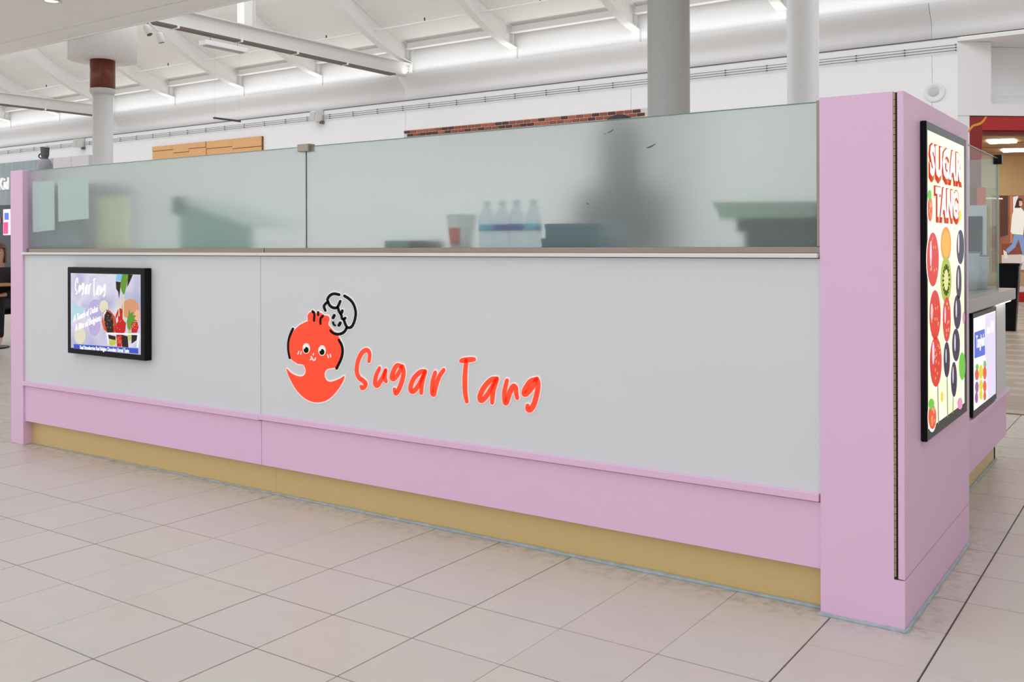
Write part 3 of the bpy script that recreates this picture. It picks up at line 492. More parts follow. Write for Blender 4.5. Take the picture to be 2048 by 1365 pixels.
def translucent(name, c, fac=0.6):
    m = M(name, lin(c), rough=0.5)
    nt = m.node_tree
    b = nt.nodes['Principled BSDF']
    t = nt.nodes.new('ShaderNodeBsdfTranslucent')
    t.inputs[0].default_value = lin(c) + (1,)
    mx = nt.nodes.new('ShaderNodeMixShader')
    mx.inputs[0].default_value = fac
    out = [n for n in nt.nodes if n.type == 'OUTPUT_MATERIAL'][0]
    nt.links.new(b.outputs[0], mx.inputs[1]); nt.links.new(t.outputs[0], mx.inputs[2])
    nt.links.new(mx.outputs[0], out.inputs[0])
    return m

# ------------------------------------------------------------------ floor
TX, TY, OX, OY = 0.33, 0.3132, -2.2036, -1.1932

def tile_material():
    m = bpy.data.materials.new('ceramic_tile')
    m.use_nodes = True
    nt = m.node_tree
    N, Lk = nt.nodes.new, nt.links.new
    b = nt.nodes['Principled BSDF']
    oi = N('ShaderNodeObjectInfo')
    geo = N('ShaderNodeNewGeometry')
    wn = N('ShaderNodeTexNoise'); wn.inputs['Scale'].default_value = 0.55; wn.inputs['Detail'].default_value = 2
    Lk(geo.outputs['Position'], wn.inputs['Vector'])
    ad = N('ShaderNodeMath'); ad.operation = 'MULTIPLY_ADD'
    ad.inputs[1].default_value = 0.35
    Lk(oi.outputs['Random'], ad.inputs[0]); Lk(wn.outputs['Fac'], ad.inputs[2])
    cr = N('ShaderNodeValToRGB')
    e = cr.color_ramp.elements
    e[0].position = 0.42; e[0].color = (0.60, 0.53, 0.465, 1)
    e[1].position = 0.95; e[1].color = (0.58, 0.495, 0.46, 1)
    k = cr.color_ramp.elements.new(0.65); k.color = (0.59, 0.535, 0.495, 1)
    Lk(ad.outputs[0], cr.inputs[0])
    fn = N('ShaderNodeTexNoise'); fn.inputs['Scale'].default_value = 9; fn.inputs['Detail'].default_value = 6
    Lk(geo.outputs['Position'], fn.inputs['Vector'])
    mr = N('ShaderNodeMapRange'); mr.inputs['To Min'].default_value = 0.95; mr.inputs['To Max'].default_value = 1.05
    Lk(fn.outputs['Fac'], mr.inputs['Value'])
    mul = N('ShaderNodeVectorMath'); mul.operation = 'SCALE'
    Lk(cr.outputs[0], mul.inputs[0]); Lk(mr.outputs[0], mul.inputs['Scale'])
    # grime swept up against the kiosk foot: a strip with ragged edges
    sp = N('ShaderNodeSeparateXYZ'); Lk(geo.outputs['Position'], sp.inputs[0])
    def band(sock, a, bb):
        q = N('ShaderNodeMapRange'); q.inputs['From Min'].default_value = a; q.inputs['From Max'].default_value = bb
        Lk(sock, q.inputs['Value']); return q.outputs[0]
    def math2(op, a, c):
        q = N('ShaderNodeMath'); q.operation = op
        for i, s in enumerate((a, c)):
            if isinstance(s, float): q.inputs[i].default_value = s
            else: Lk(s, q.inputs[i])
        return q.outputs[0]
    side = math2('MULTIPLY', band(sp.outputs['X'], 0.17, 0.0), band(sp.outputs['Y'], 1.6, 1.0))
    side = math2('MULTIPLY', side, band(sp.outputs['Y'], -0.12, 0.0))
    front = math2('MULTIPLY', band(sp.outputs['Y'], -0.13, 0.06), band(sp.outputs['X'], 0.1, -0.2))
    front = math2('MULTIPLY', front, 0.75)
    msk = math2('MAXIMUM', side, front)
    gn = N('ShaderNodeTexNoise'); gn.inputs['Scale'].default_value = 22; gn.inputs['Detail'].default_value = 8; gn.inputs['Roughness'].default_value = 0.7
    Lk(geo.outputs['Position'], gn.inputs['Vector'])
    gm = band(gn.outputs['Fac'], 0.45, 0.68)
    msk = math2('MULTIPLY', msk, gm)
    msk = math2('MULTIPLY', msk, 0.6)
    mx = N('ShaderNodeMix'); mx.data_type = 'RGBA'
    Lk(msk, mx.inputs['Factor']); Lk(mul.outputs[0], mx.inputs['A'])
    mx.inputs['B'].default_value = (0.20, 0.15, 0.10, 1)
    Lk(mx.outputs['Result'], b.inputs['Base Color'])
    rr = N('ShaderNodeMapRange'); rr.inputs['To Min'].default_value = 0.26; rr.inputs['To Max'].default_value = 0.42
    Lk(fn.outputs['Fac'], rr.inputs['Value']); Lk(rr.outputs[0], b.inputs['Roughness'])
    b.inputs['Specular IOR Level'].default_value = 0.55
    return m
TILE = tile_material()

def grout_material():
    m = bpy.data.materials.new('grout_and_far_tiles')
    m.use_nodes = True
    nt = m.node_tree
    N, Lk = nt.nodes.new, nt.links.new
    b = nt.nodes['Principled BSDF']
    geo = N('ShaderNodeNewGeometry')
    mp = N('ShaderNodeMapping')
    mp.inputs['Location'].default_value = (-OX, -OY, 0)
    Lk(geo.outputs['Position'], mp.inputs[0])
    br = N('ShaderNodeTexBrick')
    br.offset = 0
    br.inputs['Scale'].default_value = 1
    br.inputs['Brick Width'].default_value = TX
    br.inputs['Row Height'].default_value = TY
    br.inputs['Mortar Size'].default_value = 0.0025
    br.inputs['Color1'].default_value = (0.59, 0.52, 0.46, 1)
    br.inputs['Color2'].default_value = (0.58, 0.50, 0.44, 1)
    br.inputs['Mortar'].default_value = (0.10, 0.075, 0.055, 1)
    Lk(mp.outputs[0], br.inputs['Vector'])
    sp = N('ShaderNodeSeparateXYZ'); Lk(geo.outputs['Position'], sp.inputs[0])
    def gt(s, v, op):
        q = N('ShaderNodeMath'); q.operation = op; Lk(s, q.inputs[0]); q.inputs[1].default_value = v; return q.outputs[0]
    inside = [gt(sp.outputs['X'], FX0, 'GREATER_THAN'), gt(sp.outputs['X'], FX1, 'LESS_THAN'), gt(sp.outputs['Y'], FY0, 'GREATER_THAN'), gt(sp.outputs['Y'], FY1, 'LESS_THAN')]
    a = inside[0]
    for s in inside[1:]:
        q = N('ShaderNodeMath'); q.operation = 'MULTIPLY'; Lk(a, q.inputs[0]); Lk(s, q.inputs[1]); a = q.outputs[0]
    mx = N('ShaderNodeMix'); mx.data_type = 'RGBA'
    Lk(a, mx.inputs['Factor']); Lk(br.outputs['Color'], mx.inputs['A'])
    mx.inputs['B'].default_value = (0.055, 0.038, 0.028, 1)
    Lk(mx.outputs['Result'], b.inputs['Base Color'])
    b.inputs['Roughness'].default_value = 0.45
    return m
I0, I1, J0, J1 = -38, 18, -9, 40          # the tiles laid one by one
FX0, FX1, FY0, FY1 = OX + I0 * TX, OX + I1 * TX, OY + J0 * TY, OY + J1 * TY
floor = obj('floor', B(-60, 16, -16, 32, -0.2, -0.004), grout_material(), kind='structure')

def project(p):
    d = Vector(p) - CAM
    z = d.dot(FW)
    if z < 0.1: return None
    return (1024 + F_PX * d.dot(R2) / z, CY - F_PX * d.dot(U2) / z, z)

WOOD_X0, WOOD_Y0 = -3.2, 4.47
gx = {i: 0.0020 + 0.0010 * random.random() for i in range(I0, I1 + 2)}
gy = {j: 0.0020 + 0.0010 * random.random() for j in range(J0, J1 + 2)}
for i in gx:
    if random.random() < 0.2: gx[i] = 0.0009
for j in gy:
    if random.random() < 0.2: gy[j] = 0.0009
gx[7] = 0.0028
gy[-1] = gy[0] = 0.0022
cand = []
for i in range(I0, I1):
    for j in range(J0, J1):
        x0, y0 = OX + i * TX, OY + j * TY
        cx, cy = x0 + TX / 2, y0 + TY / 2
        if -5.1 < cx < -0.16 and 0.2 < cy < 2.6: continue
        if cx > WOOD_X0 and y0 + TY > WOOD_Y0: continue
        p = project((cx, cy, 0))
        size = 0
        if p and -120 < p[0] < 2168 and p[1] < 1480:
            if not (p[0] < 1640 and cy > 0.2 and cx > -5.4) and not (cy > 0.2 and p[0] < 1940 and p[0] > 50):
                size = 1 / (p[2] ** 3)
        rect = (x0 + gx[i], x0 + TX - gx[i + 1], y0 + gy[j], y0 + TY - gy[j + 1])
        cand.append((size, rect))
cand.sort(key=lambda c: -c[0])
near = [c for c in cand if c[0] > 0][:298]
rest = [c for c in cand if c not in near]
tb = B(-0.5, 0.5, -0.5, 0.5, -0.006, 0.0)
bmesh.ops.bevel(tb, geom=[e for e in tb.edges if all(abs(v.co.z) < 1e-6 for v in e.verts)], offset=0.0015, segments=1, affect='EDGES')
tme = bpy.data.meshes.new('tile')
tb.to_mesh(tme); tb.free()
tme.materials.append(TILE)
for s, (a, b_, c, d) in near:
    o = bpy.data.objects.new('tile', tme)
    COL.objects.link(o)
    o.parent = floor
    o.location = Vector(((a + b_) / 2, (c + d) / 2, random.uniform(-0.0004, 0.0004))) - org(floor)
    o.scale = (b_ - a, d - c, 1)
bm = nb()
for s, (a, b_, c, d) in rest:
    box(bm, a, b_, c, d, -0.006, 0.0)
obj('tile_field', bm, TILE, floor, kind='stuff')

# wood-look boards of the shop zone
WOODF = M('wood_board', (0.36, 0.285, 0.22), rough=0.4, var=0.35, scale=5, stretch=(0.6, 9, 1))
WOODF2 = M('wood_board_pale', (0.46, 0.38, 0.31), rough=0.4, var=0.3, scale=5, stretch=(0.6, 9, 1))
wb = []
y = WOOD_Y0
k = 0
while y < 21:
    x = WOOD_X0 - (k % 3) * 0.45
    while x < 5:
        x1 = min(x + 1.35, 5)
        if max(x, WOOD_X0) > -2.4 or y < 13:
            a = max(x, WOOD_X0)
            p = project(((a + x1) / 2, y, 0))
            wb.append((a, x1, y, p))
        x = x1
    y += 0.18
    k += 1
vis = [w for w in wb if w[3] and -100 < w[3][0] - 1990 < 500]
hid = [w for w in wb if w not in vis]
for n, (a, x1, y, p) in enumerate(vis):
    obj('floor_board', B(a + 0.001, x1 - 0.001, y + 0.001, y + 0.179, -0.006, 0.001), WOODF if (n * 7) % 3 else WOODF2, floor)
bm = nb()
for a, x1, y, p in hid: box(bm, a + 0.001, x1 - 0.001, y + 0.001, y + 0.179, -0.006, 0.001)
obj('board_field', bm, WOODF, floor, kind='stuff')
obj('threshold_strip', B(WOOD_X0, 5, WOOD_Y0 - 0.03, WOOD_Y0 - 0.002, -0.006, 0.004), S('threshold', (120, 95, 75)), floor)

# ------------------------------------------------------------------ back wall of the hall
WY = 18.764
WX1 = -3.134
wall = obj('wall_back', B(-60, WX1, WY, WY + 0.25, 0, 7.3), WALLW, kind='structure')
prof = [(WY, 6.262), (18.47, 6.262), (18.455, 6.25)]
for k in range(13):
    t = k / 12
    prof.append((18.455 + 0.275 * (3 * t * t - 2 * t ** 3) ** 0.9 - 0.012 * math.sin(math.pi * t), 6.22 - 0.42 * t))
prof += [(18.735, 5.7), (18.738, 5.545), (WY, 5.545)]
for a, b_ in ((-60, -47.0), (-47.0, -32.6), (-32.6, -18.27), (-18.27, -3.63), (-3.63, 9)):
    obj('cornice', slab([(a + 0.005, p[0], p[1]) for p in prof], (b_ - a - 0.010, 0, 0)), WALLW, wall)
for o in list(wall.children):
    if o.name.startswith('cornice'):
        for p in o.data.polygons: p.use_smooth = abs(p.normal.x) < 0.5 and abs(p.normal.z) < 0.97
obj('reveal_shadow', B(-60, 9, 18.745, WY, 5.527, 5.545), DARKLINE, wall)  # dark strip painting in the shadow gap below the cornice
obj('header_band', B(WX1, 9, 18.74, WY + 0.25, 5.44, 5.515), WALLW, wall)
for zz in (5.36, 5.303, 5.246):
    obj('wall_rail', tube([(-52, 18.69, zz), (-3.15, 18.69, zz)], 0.0065, 6), DARKLINE, wall)
bm = nb()
for zz in (5.36, 5.303, 5.246): box(bm, -0.013, 0.013, 18.675, 18.71, zz - 0.014, zz + 0.014)
br0 = obj('rail_bracket', bm, DARKLINE, wall)
br0.location = Vector((-3.153, 0, 0))
for n in range(1, 49):
    c = br0.copy(); COL.objects.link(c); c.location = Vector((-3.153 - 1.01 * n, 0, 0))
for xx in (-18.26, -10.75, -3.63):
    obj('wall_joint', B(xx - 0.006, xx + 0.006, WY - 0.002, WY + 0.01, 3.9, 5.2), S('joint_grey', (190, 192, 196)), wall)
RIBX = [-18.08 + 3.742 * n for n in range(-8, 6)]
for xx in RIBX:
    obj('clerestory_mullion', B(xx + 0.1, xx + 0.125, WY - 0.02, WY, 6.26, 6.62), S('mullion_grey', (205, 205, 200)), wall)
# timber cladding patch above the left shop
OAK = M('oak_cladding', (0.72, 0.40, 0.16), rough=0.55, var=0.12, scale=7, stretch=(1, 1, 3))
zt = 4.905
obj('cladding_board', B(-30.45, -24.49, WY - 0.06, WY, 4.2, zt - 0.004), S('oak_backing', (120, 70, 30)), wall)  # dark orange backing that shows in the joints
for n, (a, b_, h) in enumerate(((-30.45, -29.2, .17), (-29.2, -28.3, .30), (-28.3, -27.35, .20), (-27.35, -25.95, .26), (-25.95, -24.49, .34))):
    d = 0.09 + 0.012 * (n % 3)
    obj('cladding_panel', B(a + 0.01, b_ - 0.01, WY - d, WY - 0.06, zt - h + 0.01, zt - 0.004), OAK, wall)
    obj('cladding_panel', B(a + 0.01, b_ - 0.01, WY - d + 0.015, WY - 0.06, 4.2, zt - h - 0.01), OAK, wall)
# brick strip
BRK = [S('brick_red', (150, 78, 58), var=0.35, scale=9, rough=0.85, bump=0.3), S('brick_dark', (92, 52, 44), var=0.35, scale=9, rough=0.85), S('brick_orange', (176, 98, 70), var=0.3, scale=9, rough=0.85)]
obj('mortar_bed', B(-18.28, -10.2, WY - 0.04, WY, 4.26, 4.65), S('mortar', (215, 205, 198), rough=0.9), wall)
bmes = []
for q in BRK:
    t = nb(); box(t, 0, 0.207, WY - 0.07, WY - 0.03, 0, 0.072, bev=0.005)
    me = bpy.data.meshes.new('brick'); t.to_mesh(me); t.free(); me.materials.append(q); bmes.append(me)
for r in range(4):
    for n in range(34):
        xx = -18.26 + n * 0.237 - (0.118 if r % 2 else 0)
        if xx < -18.27 or xx > -10.45: continue
        o = bpy.data.objects.new('brick', random.choice(bmes)); COL.objects.link(o); o.parent = wall
        o.location = Vector((xx, 0, 4.643 - 0.097 * (r + 1) + 0.012)) - org(wall)
# stone-clad shop fascia far left
STONE = S('grey_stone', (150, 160, 164), var=0.3, scale=1.3, rough=0.5, stretch=(2.5, 1, 0.7))
STONE2 = S('pale_stone', (205, 202, 203), var=0.08, scale=2, rough=0.5)
for n, (a, b_, q) in enumerate(((-46, -43.9, STONE), (-43.9, -41.9, STONE), (-41.9, -39.9, STONE), (-39.9, -38.2, STONE), (-38.2, -36.9, STONE), (-36.9, -35.6, STONE2), (-35.6, -34.39, STONE2))):
    obj('fascia_panel', B(a + 0.008, b_ - 0.008, WY - 0.16, WY, 3.03, 4.83), q, wall)
obj('window_1', B(-46, -34.4, WY - 0.08, WY, 0.02, 3.0), S('dark_shop_glass', (22, 24, 30), rough=0.15), kind='structure')
for n in range(5):
    obj('window_frame', B(-46 + n * 2.9 - 0.05, -46 + n * 2.9 + 0.05, WY - 0.12, WY - 0.08, 0.02, 3.0), BLACK, bpy.data.objects['window_1'])
frW = lambda u, v, h: Vector((u, WY - 0.16 - h, v))
obj('shop_sign', lettering('Kid', (-41.02, 3.68), (-40.26, 3.68), (-41.02, 4.2), frW, 0, 0.06, bold=0.01), S('sign_white', (250, 250, 250), emit=0.3),
    label='white raised letters Kid on the grey stone fascia at far left', cat='sign')
frW2 = lambda u, v, h: Vector((u, WY - 0.14 - h, v))
scr = empty('shop_screen', (-40.75, WY - 0.14, 1.9), label='lit pink and white screen in the dark shop window at left', cat='screen')
obj('screen_panel', B(-40.75, -40.2, WY - 0.17, WY - 0.13, 1.75, 2.85), S('pale_screen', (235, 215, 240), emit=0.7), scr)
obj('pink_picture', B(-40.72, -40.35, WY - 0.175, WY - 0.17, 1.8, 2.3), S('pink_screen', (225, 70, 130), emit=0.6), scr)
obj('blue_picture', B(-40.65, -40.3, WY - 0.175, WY - 0.17, 2.4, 2.7), S('blue_screen', (80, 110, 220), emit=0.6), scr)
obj('shop_number_sign', lettering('21', (-41.35, 2.25), (-41.05, 2.25), (-41.35, 2.5), frW2, 0, 0.02), S('sign_redpink', (240, 150, 160), emit=0.6),
    label='small glowing pink number in the dark shop window at far left', cat='sign')

# loudspeakers, round wall speaker, hanging bar
def speaker(x, z, label):
    t = empty('wall_loudspeaker', (x, WY, z), label=label, cat='loudspeaker', group='white wall loudspeakers on the rails')
    cab = nb()
    pts = [(x - 0.17, WY - 0.02, z - 0.16), (x + 0.17, WY - 0.02, z - 0.16), (x + 0.13, WY - 0.36, z - 0.2), (x - 0.13, WY - 0.36, z - 0.2)]
    top = [(x - 0.17, WY - 0.02, z + 0.2), (x + 0.17, WY - 0.02, z + 0.2), (x + 0.13, WY - 0.3, z + 0.14), (x - 0.13, WY - 0.3, z + 0.14)]
    va = [cab.verts.new(p) for p in pts]; vb = [cab.verts.new(p) for p in top]
    cab.faces.new(va); cab.faces.new(vb)
    for k in range(4): cab.faces.new((va[k], va[(k + 1) % 4], vb[(k + 1) % 4], vb[k]))
    obj('cabinet', cab, S('speaker_white', (225, 225, 225)), t)
    obj('grille', slab([(x - 0.11, WY - 0.365, z - 0.17), (x + 0.11, WY - 0.365, z - 0.17), (x + 0.11, WY - 0.312, z + 0.11), (x - 0.11, WY - 0.312, z + 0.11)], (0, -0.01, 0)), S('speaker_grille', (190, 190, 188), bump=0.3, scale=200), t)
    obj('bracket', B(x + 0.1, x + 0.2, WY - 0.12, WY, z - 0.25, z - 0.15), BEAMD, t)
speaker(-21.83, 5.35, 'white wall loudspeaker on the rails right of the hanging bar')
speaker(-35.07, 5.33, 'white wall loudspeaker on the rails left of the drum-topped column')
rs = empty('round_wall_speaker', (-3.6, WY, 4.43), label='round white speaker set in the wall above the pink tower', cat='speaker')
def disc_y(x, z, prof, n=28):
    b = nb(); rings = []
    for r, yy in prof: rings.append([b.verts.new((x + r * math.cos(2 * math.pi * k / n), yy, z + r * math.sin(2 * math.pi * k / n))) for k in range(n)])
    for a, c in zip(rings, rings[1:]):
        for k in range(n): b.faces.new((a[k], a[(k + 1) % n], c[(k + 1) % n], c[k]))
    b.faces.new(rings[-1])
    return b
obj('rim', disc_y(-3.58, 4.42, [(0.21, WY), (0.205, WY - 0.03), (0.17, WY - 0.035), (0.11, WY - 0.02)]), S('speaker_rim', (226, 227, 229)), rs)
obj('grille', disc_y(-3.60, 4.44, [(0.105, WY - 0.02), (0.1, WY - 0.04), (0.06, WY - 0.05)]), S('round_grille', (196, 197, 198), scale=60, var=0.1), rs)
hb = empty('hanging_bar', (-14, 8.78, 3.58), label='dark slim bar hung on wires below the white cornice', cat='light bar')
obj('bar', B(-14.02, -13.98, 8.48, 9.09, 3.565, 3.597), S('bar_dark', (70, 66, 66)), hb)
for yy in (8.5, 9.07):
    obj('wire', tube([(-14, yy, 3.59), (-14, yy, 12.0)], 0.0008, 5), S('wire_grey', (120, 120, 120)), hb)
    obj('wire', tube([(-14, yy, 3.57), (-14, yy + 0.02, 3.40), (-14, yy + 0.05, 3.36)], 0.0008, 5), S('wire_grey', (120, 120, 120)), hb)

# ------------------------------------------------------------------ hall roof
RP = [(13.99, 9.296), (14.8, 8.567), (15.448, 8.04), (15.934, 7.69), (16.501, 7.36), (17.068, 7.08), (17.635, 6.87), (18.202, 6.71), (18.76, 6.607)]
def roof_z(y, rp=RP):
    for (a, b_), (c, d) in zip(rp, rp[1:]):
        if a <= y <= c: return b_ + (d - b_) * (y - a) / (c - a)
RT_ = [(y, z + 0.56) for y, z in RP]
bm = nb()
v0 = [[bm.verts.new((x, p[0], p[1] + h)) for p in RT_] for x in (-56, 9) for h in (0.0, 0.12)]
n = len(RT_)
for k in range(n - 1):
    bm.faces.new((v0[0][k], v0[2][k], v0[2][k + 1], v0[0][k + 1]))
    bm.faces.new((v0[1][k], v0[3][k], v0[3][k + 1], v0[1][k + 1]))
roof = obj('ceiling_hall', bm, ROOFW, kind='structure')
def ibeam_curve(P, depth, x):
    bm = nb()
    for dx, sec in ((0.011, None),):
        pass
    def strip(lo, hi, w):
        vs = []
        for (y, z) in P:
            vs.append([bm.verts.new((x + s * w / 2, y, z + h)) for s in (-1, 1) for h in (lo, hi)])
        for a, b_ in zip(vs, vs[1:]):
            for i, j in ((0, 1), (1, 3), (3, 2), (2, 0)): bm.faces.new((a[i], a[j], b_[j], b_[i]))
        for q in (vs[0], vs[-1]): bm.faces.new((q[0], q[1], q[3], q[2]))
    strip(0, 0.03, 0.24); strip(0.03, depth - 0.03, 0.025); strip(depth - 0.03, depth, 0.24)
    return bm
for n, xx in enumerate(RIBX):
    if n == 0:
        rib0 = obj('rib', ibeam_curve([(y, z) for y, z in RP], 0.56, 0), STEELW, roof)
        rib0.location = Vector((xx, 0, 0)); continue
    c = rib0.copy(); COL.objects.link(c); c.location = Vector((xx, 0, 0))
for n, (a, b_) in enumerate(zip(RIBX, RIBX[1:])):
    bm = nb()
    box(bm, a + 0.12, b_ - 0.12, 18.50, 18.53, 7.0, 7.17)
    box(bm, a + 0.12, b_ - 0.12, 18.42, 18.61, 6.985, 7.0)
    obj('purlin', bm, STEELW, roof)
    # short bolted cleat at the rib
    obj('cleat', B(a + 0.02, a + 0.12, 18.55, 18.57, 6.72, 7.0), BEAMG, roof)
    m_ = (a + b_) / 2
    obj('sprinkler_pipe', tube([(a, 17.2, 7.31), (b_, 17.2, 7.31)], 0.025, 8), STEELW, roof)
    obj('sprinkler_head', tube([(m_, 17.2, 7.31), (m_, 17.2, 7.42)], [0.012, 0.022], 8), S('sprinkler_dark', (60, 58, 55)), roof)
def tie(x):
    bm = nb()
    box(bm, x - 0.012, x + 0.012, 6.2, 18.70, 6.235, 6.575)
    box(bm, x - 0.13, x + 0.13, 6.2, 18.70, 6.575, 6.60)
    o = obj('tie_beam', bm, BEAMG, roof)
    obj('bottom_flange', B(x - 0.13, x + 0.13, 6.2, 18.70, 6.205, 6.235), BEAMG, o)
    obj('dark_strip', B(x - 0.12, x + 0.12, 6.2, 18.0, 6.165, 6.205), BEAMD, o)  # dark strip along the underside of the flange
    obj('end_plate', B(x - 0.16, x + 0.16, 18.68, 18.76, 6.2, 7.2), STEELW, o)
    bm = nb()
    for k in range(4): box(bm, x - 0.05, x + 0.05, 18.62, 18.66, 6.27 + 0.09 * k, 6.31 + 0.09 * k)
    obj('bolt_row', bm, STEELW, o)
    for yy in (10.6, 12.4, 14.2, 16.0): obj('strip_clip', B(x - 0.15, x + 0.15, yy, yy + 0.05, 6.15, 6.24), STEELW, o)
    obj('post', B(x - 0.13, x + 0.13, 12.5, 12.75, 6.6, 9.2), STEELW, o)
    obj('post', B(x - 0.02, x + 0.02, 12.75, 12.95, 6.6, 9.2), BEAMG, o)
    return o
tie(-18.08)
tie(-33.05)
fl = empty('hanging_light', (-18.08, 12, 5.9), label='white box light hung below the steel tie beam', cat='light')
obj('housing', B(-18.22, -17.94, 11.38, 12.6, 5.92, 6.03, bev=0.008), S('fixture_white', (235, 235, 235)), fl)
obj('lamp_strip', B(-18.16, -18.0, 11.45, 12.55, 5.905, 5.92), S('lamp_grey', (170, 168, 160)), fl)
for yy in (11.6, 12.4): obj('wire', tube([(-18.08, yy, 6.03), (-18.08, yy, 6.21)], 0.006, 6), S('wire_grey', (120, 120, 120)), fl)

# shops on the right hand side of the aisle, out of the picture
wside = obj('wall_side', B(9, 9.3, -16, 19, 0, 5.0), M('shop_row_paint', (0.84, 0.76, 0.70), rough=0.7, var=0.08, scale=0.4), kind='structure')
for n in range(5):
    obj('shop_opening', B(8.96, 9.0, -14 + 6.4 * n, -9.4 + 6.4 * n, 0.05, 3.2), S('shop_dark_glass', (120, 104, 98), rough=0.15), wside)

# ------------------------------------------------------------------ soffit over the aisle
soff = obj('ceiling_soffit', B(-58, 12, 1.7, 5.09, 4.50, 5.5), SOFF, kind='structure')
obj('edge_band', B(-58, 12, 5.10, 5.49, 4.492, 5.5), SOFF, soff)
obj('edge_track', B(-58, 12, 5.49, 5.52, 4.47, 4.53), S('track_white', (245, 244, 240)), soff)
dl = empty('recessed_light', (-11.76, 4.07, 4.47), label='round recessed downlight in the grey soffit at top left', cat='light')
obj('ring', lathe([(0.11, 4.5), (0.13, 4.488), (0.10, 4.484), (0.085, 4.497)], (-11.76, 4.07)), S('ring_white', (240, 240, 238)), dl, smooth=True)
obj('lens', lathe([(0.085, 4.495), (0.05, 4.490), (0.0, 4.489)], (-11.76, 4.07)), S('lamp_lens', (255, 244, 225), emit=1.2), dl)
def spot(x, y, z, tilt, label):
    t = empty('track_spotlight', (x, y, z), label=label, cat='spotlight', group='white spotlights on the soffit edge')
    obj('stem', tube([(x, 5.52, 4.5), (x, y, z + 0.05)], 0.014, 8), S('spot_white', (240, 240, 238)), t)
    d = Vector((0.1, 0.25, -1)).normalized() if tilt else Vector((0.3, 0.1, -0.6)).normalized()
    p = Vector((x, y, z + 0.04))
    obj('head', tube([p, p + d * 0.02, p + d * 0.14, p + d * 0.15], [0.03, 0.05, 0.052, 0.045], 14), S('spot_white', (240, 240, 238)), t, smooth=True)
    obj('lens', tube([p + d * 0.145, p + d * 0.155], 0.04, 14), S('spot_lens', (90, 86, 80)), t)
spot(-11.87, 5.58, 4.42, False, 'small white spotlight on the soffit edge nearest the white drum')
spot(-11.75, 5.72, 4.33, True, 'white cylinder spotlight hanging lower beside the tie beam')

# ------------------------------------------------------------------ columns
c1 = empty('column', (-13.7, 6.05, 0), label='grey column with red-brown collar and big white drum at the top', cat='column')
obj('shaft', lathe([(0.158, 0), (0.158, 3.72)], (-13.7, 6.05), 40), COLP, c1, smooth=True)
obj('ring', lathe([(0.158, 3.66), (0.18, 3.68), (0.195, 3.70), (0.2, 3.74), (0.2, 3.76), (0.16, 3.77)], (-13.7, 6.05), 40), S('ring_pale', (200, 200, 198)), c1, smooth=True)
obj('collar', lathe([(0.192, 3.76), (0.192, 4.24)], (-13.7, 6.05), 40), M('red_brown_wood', (0.16, 0.032, 0.016), rough=0.35, var=0.5, scale=9, stretch=(3, 3, 0.8)), c1, smooth=True)
obj('drum', lathe([(0.525, 4.225), (0.525, 5.4)], (-13.7, 6.05), 56), S('drum_white', (240, 240, 240), rough=0.6), c1, smooth=True)
a_ = math.radians(-105)
obj('drum_seam', B(-13.7 + 0.527 * math.cos(a_) - 0.006, -13.7 + 0.527 * math.cos(a_) + 0.006, 6.05 + 0.527 * math.sin(a_) - 0.006, 6.05 + 0.527 * math.sin(a_) + 0.01, 4.235, 5.4), S('seam_white', (245, 245, 245)), c1)
c2 = obj('column', lathe([(0.19, 0), (0.19, 0.15), (0.147, 0.16), (0.147, 5.5)], (-2.264, 6.05), 40), S('column_white', (248, 248, 248), rough=0.4), smooth=False,
         label='round white column behind the right end of the frosted glass', cat='column')
c3 = obj('column', lathe([(0.19, 0), (0.19, 0.15), (0.154, 0.16), (0.154, 4.5)], (-2.4, 3.4), 40), M('column_shaded', (0.50, 0.495, 0.48), rough=0.5, var=0.03), smooth=False,  # same paint as the white column; soffit shade put into its darker colour
         label='round column, shade painted in as darker grey, rising just behind the kiosk', cat='column')
for c in (c2, c3):
    for p in c.data.polygons: p.use_smooth = abs(p.normal.z) < 0.5
for p in bpy.data.objects['drum'].data.polygons: p.use_smooth = abs(p.normal.z) < 0.5

# ------------------------------------------------------------------ kiosk
kx = empty('kiosk', (-2.57, 1.4, 0), label='pink and white sweets kiosk with gold plinth and frosted glass screen', cat='kiosk')
obj('post', B(-5.152, -5.016, 0, 0.14, 0, 1.648, bev=0.002), PINK, kx)
obj('side_wall', B(-5.15, -5.03, 0.14, 0.75, 0, 1.56, bev=0.002), WHITE_PANEL, kx)
tower = obj('tower', slab([(-0.256, 0, 0), (0, 0, 0), (0, 0, 0.155), (-0.0315, 0, 0.155), (-0.0315, 0, 1.652), (-0.256, 0, 1.652)], (0, 1.085, 0)), PINK, kx)
obj('hinge_gap', B(-0.0315, -0.019, 0.004, 1.08, 0.155, 1.649), GAP, tower)
bm = nb()
zz = 0.165
while zz < 1.645:
    lathe([(0.0035, zz), (0.0035, zz + 0.020)], (-0.0275, 0.0005), 8, bm)
    zz += 0.0215
obj('piano_hinge', bm, HINGE_M, tower)
door = obj('door', B(-0.0195, 0.0, 0.0, 1.085, 0.158, 1.652, bev=0.0015), PINK, tower)
obj('front_panel', B(-5.016, -2.9195, 0.012, 0.04, 0.372, 1.1375), WHITE_PANEL, kx)
obj('front_panel', B(-2.9165, -0.257, 0.012, 0.04, 0.372, 1.1375), WHITE_PANEL, kx)
obj('lower_panel', B(-5.016, -2.9155, 0.012, 0.04, 0.142, 0.352, bev=0.001), PINK, kx)
obj('lower_panel', B(-2.9125, -0.257, 0.012, 0.04, 0.142, 0.3545, bev=0.001), PINK, kx)
obj('panel_cap', B(-5.014, -2.9145, -0.006, 0.03, 0.357, 0.383, bev=0.0015), PINK, kx)
obj('panel_cap', B(-2.9145, -0.260, -0.006, 0.03, 0.360, 0.385, bev=0.0015), PINK, kx)
